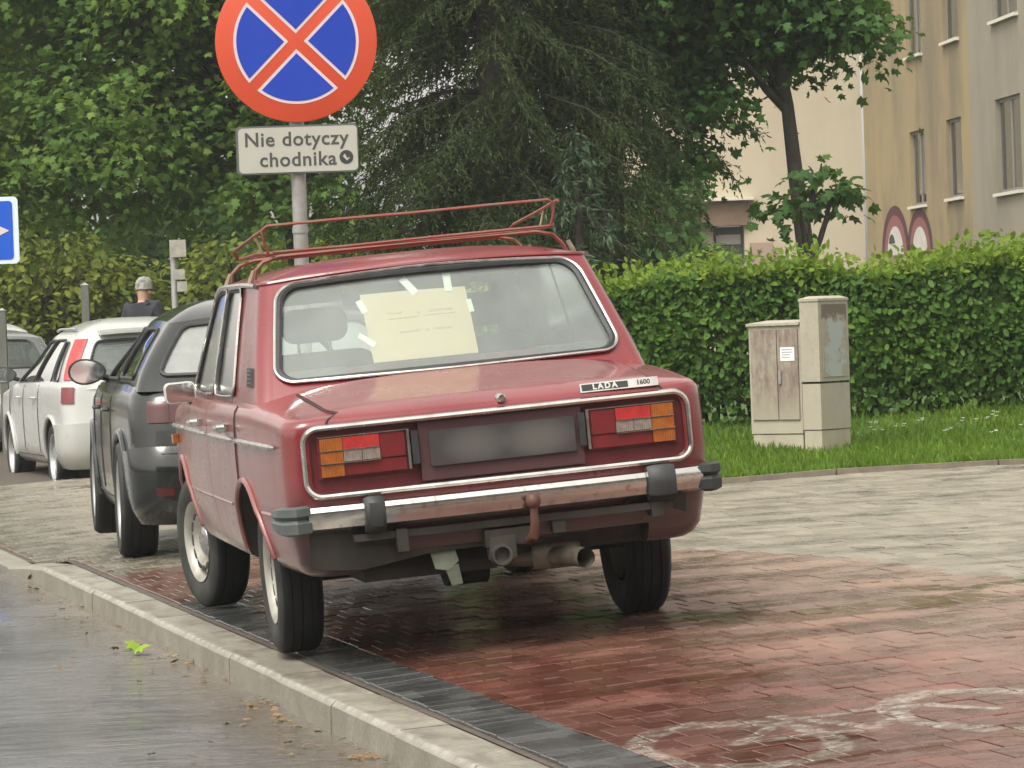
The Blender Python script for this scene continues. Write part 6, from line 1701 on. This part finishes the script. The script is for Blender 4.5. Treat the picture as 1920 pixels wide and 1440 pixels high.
# ------------------------------------------------------------------ signs, posts, cabinets
sign_red = simple('sign_red', (0.56, 0.070, 0.026), 0.45, col2=(0.50, 0.062, 0.026), scale=2)
sign_blue = simple('sign_blue', (0.006, 0.036, 0.36), 0.4, col2=(0.012, 0.05, 0.40), scale=2)
sign_white = simple('sign_white', (0.60, 0.50, 0.52), 0.45)
plate_white = simple('plate_white', (0.42, 0.42, 0.37), 0.45, col2=(0.38, 0.38, 0.335), scale=5)
sign_ink = simple('faded_black_print', (0.06, 0.065, 0.06), 0.5)
SX, SY = -0.985, 17.5
sz = pave_z(*sl(SX, SY))
sign = empty('traffic_sign', (SX, SY, sz), R(2)); meta(sign, 'round red and blue no stopping sign with a white text plate on a steel pole', 'road sign')
mb = MB(); mb.tube([(0, 0, -0.1), (0, 0, 3.05 - sz)], 0.035, 16); mb.tube([(0, 0, 1.70 - sz), (0, 0, 1.73 - sz)], 0.039, 16); mb.build('pole', M['zinc'], sign)
RD = 0.385; zc_ = 2.612 - sz; xo = 0.012
disc = MB(); disc.lathe([(0.0, -0.052), (RD * 0.985, -0.052), (RD, -0.050), (RD, -0.040), (RD * 0.985, -0.038), (0.0, -0.038)], 'Y', 72, (xo, 0, zc_))
disc = disc.build('sign_disc', sign_red, sign, smooth=30)
def sector(k, hb, rin, y0, y1):
    a = math.pi / 4 - math.asin(hb / rin); ap = hb * math.sqrt(2)
    pts = [(ap, 0.0)] + [(rin * math.cos(-a + 2 * a * i / 24), rin * math.sin(-a + 2 * a * i / 24)) for i in range(25)]
    c, s_ = math.cos(k * math.pi / 2), math.sin(k * math.pi / 2)
    pts = [(x * c - z * s_ + xo, x * s_ + z * c + zc_) for x, z in pts]
    m2 = MB(); m2.poly_prism(pts, y0, y1); return m2
for k in range(4):
    w_ = sector(k, RD * 0.068, RD * 0.775, -0.0535, -0.0515).build('white_border', sign_white, disc, smooth=None)
    sector(k, RD * 0.105, RD * 0.738, -0.0555, -0.0530).build('blue_field', sign_blue, disc, smooth=None)
# bracket clips
mb = MB(); mb.box(-0.05, 0.05, -0.040, 0.045, zc_ + 0.15, zc_ + 0.18); mb.box(-0.05, 0.05, -0.040, 0.045, zc_ - 0.2, zc_ - 0.17); mb.build('bracket', M['zinc'], sign, smooth=None)
PZ = 2.098 - sz
mb = MB(); mb.poly_prism(rrect(-0.291, 0.291, PZ - 0.115, PZ + 0.115, 0.022), -0.052, -0.038); 
plate = mb.build('text_plate', simple('plate_edge', (0.10, 0.11, 0.10), 0.5), sign, smooth=None)
mb = MB(); mb.poly_prism(rrect(-0.279, 0.286, PZ - 0.108, PZ + 0.106, 0.020), -0.0545, -0.0525); mb.build('plate_face', plate_white, plate, smooth=None)
text('lettering', 'Nie dotyczy', 0.094, sign_ink, plate, (-0.004, -0.0552, PZ + 0.047), bold=0.0016, space=1.08)
text('lettering', 'chodnika', 0.094, sign_ink, plate, (0.002, -0.0552, PZ - 0.050), bold=0.0016, space=1.08)
mb = MB(); mb.lathe([(0.0, -0.0565), (0.033, -0.0562), (0.033, -0.0545)], 'Y', 24, (0.232, 0, PZ - 0.044)); st = mb.build('round_sticker', simple('dark_sticker', (0.035, 0.04, 0.035), 0.5), plate)
mb = MB(); mb.add([(0.215, -0.0572, PZ - 0.04), (0.235, -0.0572, PZ - 0.062), (0.25, -0.0572, PZ - 0.045), (0.236, -0.0572, PZ - 0.05), (0.225, -0.0572, PZ - 0.028)], [(0, 1, 3, 4), (1, 2, 3)]); mb.build('sticker_mark', plate_white, st, smooth=None)

# blue rectangular sign, only its right end in view
bs = empty('traffic_sign', (-4.62, 30.0, -0.02), R(3)); meta(bs, 'blue rectangular sign with white arrow tip cut off by the left edge', 'road sign')
mb = MB(); mb.tube([(-0.05, 0.03, -0.1), (-0.05, 0.03, 2.75)], 0.03, 12); mb.build('pole', M['zinc'], bs)
mb = MB(); mb.poly_prism(rrect(-0.62, 0.62, 1.90, 2.45, 0.04), -0.012, 0.0); pf_ = mb.build('sign_panel', simple('sign_pale_edge', (0.60, 0.68, 0.78), 0.4), bs, smooth=None)
mb = MB(); mb.poly_prism(rrect(-0.58, 0.575, 1.935, 2.415, 0.03), -0.0155, -0.0135); mb.build('blue_field', simple('sign_bright_blue', (0.006, 0.085, 0.52), 0.4), pf_, smooth=None)
mb = MB(); mb.poly_prism([(-0.5, 2.13), (0.25, 2.13), (0.25, 2.03), (0.545, 2.172), (0.25, 2.315), (0.25, 2.215), (-0.5, 2.215)], -0.0185, -0.0165); mb.build('arrow', sign_white, pf_, smooth=None)

M['paper'] = simple('weathered_paper', (0.33, 0.32, 0.27), 0.8, col2=(0.22, 0.21, 0.18), scale=14)
# grey post with paper notices, fence posts among the shrubs
gp = empty('post', (-3.285, 36.0, 0.0)); meta(gp, 'slim grey steel post carrying pale paper notices behind the dark hatchback', 'post')
mb = MB(); mb.tube([(0, 0, -0.15), (0, 0, 2.12)], 0.033, 10); mb.build('pole', M['zinc'], gp)
for zz, xx, ww in ((2.02, 0.05, 0.16), (1.80, 0.06, 0.10), (1.68, 0.08, 0.10)):
    mb = MB(); mb.box(xx - ww / 2, xx + ww / 2, -0.05, -0.045, zz, zz + (0.17 if ww > 0.12 else 0.1)); mb.build('paper_notice', M['paper'], gp, smooth=None)
for i, (x, y, h) in enumerate(((-4.42, 38.2, 1.93), (-5.35, 38.6, 1.7))):
    q = empty('fence_post', (x, y, -0.12)); meta(q, ('grey concrete fence post in front of the yellow green shrubs', 'grey fence post at the far left below the blue sign')[i], 'post', 'fence posts')
    mb = MB(); mb.box(-0.04, 0.04, -0.04, 0.04, 0, h); mb.build('post_shaft', simple('grey_post', (0.13, 0.135, 0.115), 0.8, col2=(0.09, 0.095, 0.08), scale=6), q, bevel=0.01)
    mb = MB(); mb.add([(-0.045, -0.045, h), (0.045, -0.045, h), (0.045, 0.045, h), (-0.045, 0.045, h), (0, 0, h + 0.03)], [(0, 1, 4), (1, 2, 4), (2, 3, 4), (3, 0, 4), (3, 2, 1, 0)]); mb.build('post_cap', M['zinc'], q, smooth=None)

# cable cabinets
def cab_mat(name, base, base2, stain, dark, s0, s1):
    m = NT(name); o = m.obj(); x, y, z = m.sep(o)
    n1 = m.noise(o, 3, 6, 0.65); n2 = m.noise(m.n('Mapping', {'Vector': o, 'Scale': (2.5, 2.5, 0.7)}).outputs[0], 3.2, 6, 0.7); n3 = m.noise(o, 14, 5, 0.7)
    c = m.mix(m.maprange(n1, 0.3, 0.7, 0, 1), base, base2)
    hz = m.maprange(z, 0.30, 0.52, 0, 1)
    c = m.mix(m.math('MULTIPLY', m.maprange(n2, 0.40, 0.60, 0, s0), hz), c, stain)
    c = m.mix(m.math('MULTIPLY', m.maprange(n3, 0.50, 0.66, 0, s1), hz), c, dark)
    return m.out(m.principled(col=c, rough=0.75, normal=m.bump(n3, 0.15, 0.004)))
cabA = cab_mat('stained_cabinet_door', (0.32, 0.285, 0.22), (0.26, 0.235, 0.18), (0.14, 0.075, 0.072), (0.12, 0.095, 0.075), 0.85, 0.5)
cabB = cab_mat('cabinet_shell', (0.38, 0.345, 0.27), (0.33, 0.30, 0.235), (0.29, 0.265, 0.22), (0.22, 0.19, 0.15), 0.4, 0.35)
m = NT('torn_poster_panel'); o_ = m.obj(); x_, y_, z_ = m.sep(o_)
n1 = m.noise(o_, 7, 6, 0.68); n2 = m.noise(o_, 26, 4, 0.65)
c_ = m.mix(m.maprange(n2, 0.35, 0.65, 0, 1), (0.34, 0.31, 0.25), (0.27, 0.245, 0.20))
ed = m.math('ADD', m.math('MULTIPLY', m.math('ABSOLUTE', m.math('SUBTRACT', y_, 0.185)), 5.2), m.math('MULTIPLY', m.math('SUBTRACT', n1, 0.5), 2.0))
up_ = m.math('ADD', z_, m.math('MULTIPLY', m.math('SUBTRACT', n1, 0.5), 0.35))
c_ = m.mix(m.math('MULTIPLY', m.maprange(ed, 0.35, 0.55, 1, 0), m.maprange(up_, 0.96, 0.93, 0, 0.9)), c_, (0.34, 0.375, 0.36))
c_ = m.mix(m.maprange(up_, 0.95, 1.0, 0, 0.8), c_, (0.10, 0.075, 0.055))
c_ = m.mix(m.maprange(n1, 0.60, 0.68, 0, 0.7), c_, (0.12, 0.10, 0.08))
cabC = m.out(m.principled(col=c_, rough=0.75))
cabD = simple('pale_concrete_plinth', (0.40, 0.36, 0.275), 0.8, col2=(0.32, 0.29, 0.22), scale=6)
CYAW = R(-40)
def cab_box(mb, x0, x1, y0, y1, z0, z1, cap=False):
    mb.box(x0, x1, y0, y1, z0, z1)
    return mb
nc = empty('cable_cabinet', (2.135, 25.35, 0.235), CYAW); meta(nc, 'narrow taller beige cable cabinet with peeling poster remains on its end', 'cabinet', 'cable cabinets')
MB().box(-0.145, 0.0, 0.0, 0.345, -0.06, 0.19).build('plinth', cabD, nc, bevel=0.008)
MB().box(-0.150, 0.004, -0.005, 0.350, 0.197, 0.515).build('lower_panel', cabB, nc, bevel=0.008)
MB().box(-0.152, 0.006, -0.007, 0.352, 0.530, 1.085).build('upper_panel', cabB, nc, bevel=0.008)
MB().box(0.008, 0.012, 0.03, 0.325, 0.560, 1.065).build('poster_remains', cabC, nc, bevel=0.001)
mb = MB(); mb.box(-0.158, 0.012, -0.013, 0.358, 1.088, 1.106); mb.add([(-0.158, -0.013, 1.106), (0.012, -0.013, 1.106), (0.012, 0.358, 1.106), (-0.158, 0.358, 1.106), (-0.11, 0.05, 1.124), (-0.03, 0.05, 1.124), (-0.03, 0.30, 1.124), (-0.11, 0.30, 1.124)], [(0, 1, 5, 4), (1, 2, 6, 5), (2, 3, 7, 6), (3, 0, 4, 7), (4, 5, 6, 7)]); mb.build('cap', cabB, nc, bevel=0.004)
wc = empty('cable_cabinet', (2.135, 25.35, 0.235), CYAW); meta(wc, 'wide stained cable cabinet with a white sticker, left of the taller one', 'cabinet', 'cable cabinets')
xa, xb = -0.605, -0.162
MB().box(xa + 0.01, xb - 0.005, 0.012, 0.32, -0.06, 0.165).build('plinth', cabD, wc, bevel=0.008)
MB().box(xa, xb, 0.006, 0.33, 0.172, 0.925).build('shell', cabB, wc, bevel=0.006)
xm_ = (xa + xb) / 2
for x0, x1 in ((xa + 0.022, xm_ + 0.022), (xm_ + 0.030, xb - 0.018)):
    d_ = MB().box(x0, x1, -0.006, 0.004, 0.27, 0.90).build('door', cabA, wc, bevel=0.003)
MB().box(xm_ + 0.04, xm_ + 0.06, -0.018, -0.005, 0.52, 0.61).build('door_latch', M['zinc'], d_, bevel=0.003)
stk = MB().box(xb - 0.165, xb - 0.045, -0.0085, -0.0062, 0.68, 0.775).build('label_sticker', simple('white_label', (0.75, 0.75, 0.74), 0.4), d_, smooth=None)
mb = MB()
for zz in (0.755, 0.737, 0.719, 0.701): mb.box(xb - 0.152, xb - 0.062 - 0.02 * (zz < 0.73), -0.0098, -0.0087, zz, zz + 0.007)
mb.build('label_print', simple('grey_print', (0.32, 0.33, 0.36), 0.6), stk, smooth=None)
mb = MB(); mb.box(xa - 0.012, xb, -0.012, 0.34, 0.928, 0.945); mb.add([(xa - 0.012, -0.012, 0.945), (xb, -0.012, 0.945), (xb, 0.34, 0.945), (xa - 0.012, 0.34, 0.945), (xa + 0.05, 0.16, 0.965), (xb, 0.16, 0.965)], [(0, 1, 5, 4), (1, 2, 5), (2, 3, 4, 5), (3, 0, 4)]); mb.build('cap', cabB, wc, smooth=None)

# ------------------------------------------------------------------ a man walking past behind the cars
def skin_figure(name, nodes, edges, mat, parent, sub=2, root_i=0):
    me = bpy.data.meshes.new(name); me.from_pydata([n[0] for n in nodes], edges, []); me.update()
    o = link_mesh(name, me, parent)
    md = o.modifiers.new('skin', 'SKIN'); md.use_smooth_shade = True
    sv = me.skin_vertices[0].data if me.skin_vertices else None
    if sv is None:
        bm = bmesh.new(); bm.from_mesh(me); bm.verts.layers.skin.verify(); bm.to_mesh(me); bm.free(); sv = me.skin_vertices[0].data
    for i, n in enumerate(nodes):
        sv[i].radius = n[1]; sv[i].use_root = (i == root_i)
    sb = o.modifiers.new('sub', 'SUBSURF'); sb.levels = sb.render_levels = sub
    bpy.context.view_layer.update()
    m2 = bpy.data.meshes.new_from_object(o.evaluated_get(bpy.context.evaluated_depsgraph_get()))
    o.modifiers.clear(); o.data = m2; bpy.data.meshes.remove(me)
    m2.materials.clear(); m2.materials.append(mat)
    m2.polygons.foreach_set('use_smooth', np.ones(len(m2.polygons), bool))
    return o
man = empty('person', (-3.80, 38.0, 0.05), R(-35)); meta(man, 'person in a grey cap and dark jacket walking past behind the parked cars', 'person')
skin_m = simple('skin', (0.42, 0.25, 0.18), 0.6)
nodes = [((0, 0, 0.95), (0.15, 0.11)), ((0, 0.01, 1.15), (0.14, 0.10)), ((0, 0.01, 1.40), (0.18, 0.11)), ((0, 0.0, 1.52), (0.085, 0.075)), ((0, 0.01, 1.56), (0.055, 0.055)), ((0, 0.03, 1.63), (0.074, 0.088)), ((0, 0.03, 1.72), (0.072, 0.092)),
         ((-0.19, 0, 1.51), (0.07, 0.06)), ((-0.25, -0.06, 1.14), (0.045, 0.045)), ((-0.24, 0.06, 0.90), (0.034, 0.034)), ((-0.24, 0.10, 0.82), (0.036, 0.022)), ((0.19, 0, 1.51), (0.07, 0.06)), ((0.25, 0.03, 1.14), (0.045, 0.045)), ((0.24, 0.18, 0.94), (0.034, 0.034)), ((0.24, 0.24, 0.88), (0.036, 0.022)),
         ((-0.10, 0.02, 0.88), (0.09, 0.09)), ((-0.11, 0.16, 0.50), (0.062, 0.062)), ((-0.11, 0.14, 0.10), (0.045, 0.045)), ((-0.11, 0.27, 0.05), (0.042, 0.034)), ((0.10, 0, 0.88), (0.09, 0.09)), ((0.11, -0.06, 0.50), (0.062, 0.062)), ((0.11, -0.26, 0.14), (0.045, 0.045)), ((0.11, -0.16, 0.04), (0.042, 0.034))]
edges = [(0, 1), (1, 2), (2, 3), (3, 4), (4, 5), (5, 6), (2, 7), (7, 8), (8, 9), (9, 10), (2, 11), (11, 12), (12, 13), (13, 14), (0, 15), (15, 16), (16, 17), (17, 18), (0, 19), (19, 20), (20, 21), (21, 22)]
bo = skin_figure('body', nodes, edges, skin_m, man)
infl = lambda ids, d: [(nodes[i][0], (nodes[i][1][0] + d, nodes[i][1][1] + d)) for i in ids]
skin_figure('jacket', infl([0, 1, 2, 3, 7, 8, 9, 11, 12, 13], 0.022), [(0, 1), (1, 2), (2, 3), (2, 4), (4, 5), (5, 6), (2, 7), (7, 8), (8, 9)], simple('dark_jacket', (0.022, 0.024, 0.03), 0.85), man)
skin_figure('trousers', infl([0, 15, 16, 17, 19, 20, 21], 0.014), [(0, 1), (1, 2), (2, 3), (0, 4), (4, 5), (5, 6)], simple('dark_trousers', (0.03, 0.03, 0.035), 0.85), man)
mb = MB(); mb.lathe([(0.0, 0.115), (0.05, 0.105), (0.082, 0.07), (0.094, 0.02), (0.096, -0.02), (0.088, -0.022)], 'Z', 22, (0, 0.028, 1.715)); 
hat = mb.build('cap', simple('pale_cap', (0.34, 0.325, 0.28), 0.8, col2=(0.10, 0.095, 0.09), scale=14), man)
mb = MB(); mb.slab(lambda a, r: (0.094 * math.sin(a) * (1 + r * 0.15), 0.028 + 0.094 * math.cos(a) + 0.07 * r * math.cos(a), 1.700 - 0.012 * r), lambda a, r: (0.094 * math.sin(a) * (1 + r * 0.15), 0.028 + 0.094 * math.cos(a) + 0.07 * r * math.cos(a), 1.695 - 0.012 * r), [R(-70 + 14 * i) for i in range(11)], [0, 0.5, 1]); mb.build('cap_peak', simple('dark_peak', (0.05, 0.05, 0.055), 0.7), hat)
mb = MB(); mb.lathe([(0.0, 0.125), (0.008, 0.120), (0.016, 0.105), (0.014, 0.09)], 'Y', 10, (0, 0.0, 1.655)); mb.build('nose', skin_m, man)
for sd in (-1, 1):
    mb = MB(); mb.lathe([(0, 0.0), (0.022, 0.004), (0.024, 0.012), (0.0, 0.016)], 'X', 12, (sd * 0.082 - 0.008, 0.02, 1.66)); mb.build('ear', skin_m, man)
    mb = MB(); mb.lathe([(0.0, 0.112), (0.009, 0.108), (0.010, 0.10)], 'Y', 10, (sd * 0.03, 0.0, 1.685)); mb.build('eye', M['interior'], man)
mb = MB(); mb.box(-0.024, 0.024, 0.10, 0.112, 1.610, 1.618); mb.build('mouth', simple('lips', (0.30, 0.12, 0.10), 0.6), man, bevel=0.003)

# ------------------------------------------------------------------ leaf litter along the gutter
L_litter = leaf_mat('brown_leaf_litter', [(0.0, (0.12, 0.075, 0.045)), (0.5, (0.21, 0.14, 0.08)), (1.0, (0.30, 0.22, 0.12))], trans=0.1, rough=0.5)
Pl = []
for c_l, c_s, sp_l, sp_s, n_ in ((0.95, -0.03, 0.10, 0.045, 44), (2.5, -0.05, 0.30, 0.05, 60), (4.6, -0.04, 0.6, 0.05, 50), (7.0, -0.06, 0.9, 0.06, 50), (0.25, -0.10, 0.10, 0.05, 26), (1.7, -0.20, 0.5, 0.12, 26), (6.0, -0.25, 1.8, 0.2, 30), (9.2, -0.05, 0.8, 0.06, 30), (1.0, -0.45, 0.9, 0.25, 14)):
    for _ in range(int(n_ * 0.55)):
        l = rng.normal(c_l, sp_l); s = min(0.015, rng.normal(c_s, sp_s)); x, y = xy(s, l); Pl.append((x, y, -0.104 + 0.014 * rng.random()))
Pl = np.array(Pl); n = len(Pl)
o = link_mesh('leaf_litter', leaves_mesh('leaf_litter', Pl, rng.normal(size=(n, 3)) * np.array([1, 1, 0.12]), np.array([0, 0, 1.0]) + rng.normal(size=(n, 3)) * 0.25, 0.018 + 0.026 * rng.random(n), LEAF_MAPLE_V, LEAF_MAPLE_F, L_litter)); o['kind'] = 'stuff'
gl = empty('fallen_leaf', (-1.625, 15.36, -0.10)); meta(gl, 'single fresh yellow green leaf lying in the gutter against the kerb', 'leaf')
gm = leaf_mat('fresh_leaf', [(0, (0.22, 0.34, 0.04)), (1, (0.26, 0.38, 0.05))], trans=0.2)
o = link_mesh('leaf_blade', leaves_mesh('leaf_blade', np.array([(0, 0, 0.012), (0.02, 0.01, 0.02), (0.0, 0.02, 0.01)]), np.array([(0.6, -0.3, 0.25), (-0.7, 0.1, 0.4), (0.1, 0.8, 0.35)]), np.array([(0, -0.5, 1.0), (0.1, -0.6, 1.0), (0, -0.2, 1)]), np.array([0.085, 0.075, 0.06]), LEAF_MAPLE_V, LEAF_MAPLE_F, gm), gl)
mb = MB(); mb.tube([(0, 0, 0.012), (-0.03, 0.02, 0.02), (-0.05, 0.02, 0.008)], 0.0025, 5); mb.build('leaf_stalk', gm, gl)

# ------------------------------------------------------------------ damp air
m = NT('damp_air')
vol = m.n('VolumePrincipled', {'Color': (0.92, 0.95, 0.96, 1.0), 'Density': 0.0007, 'Anisotropy': 0.2}).outputs[0]
om = m.nt.nodes.new('ShaderNodeOutputMaterial'); m.nt.links.new(vol, om.inputs['Volume'])
mb = MB(); mb.box(-210, 210, -60, 260, -1.2, 15.5)
hz_ = mb.build('haze', m.mat, smooth=None); hz_['kind'] = 'stuff'
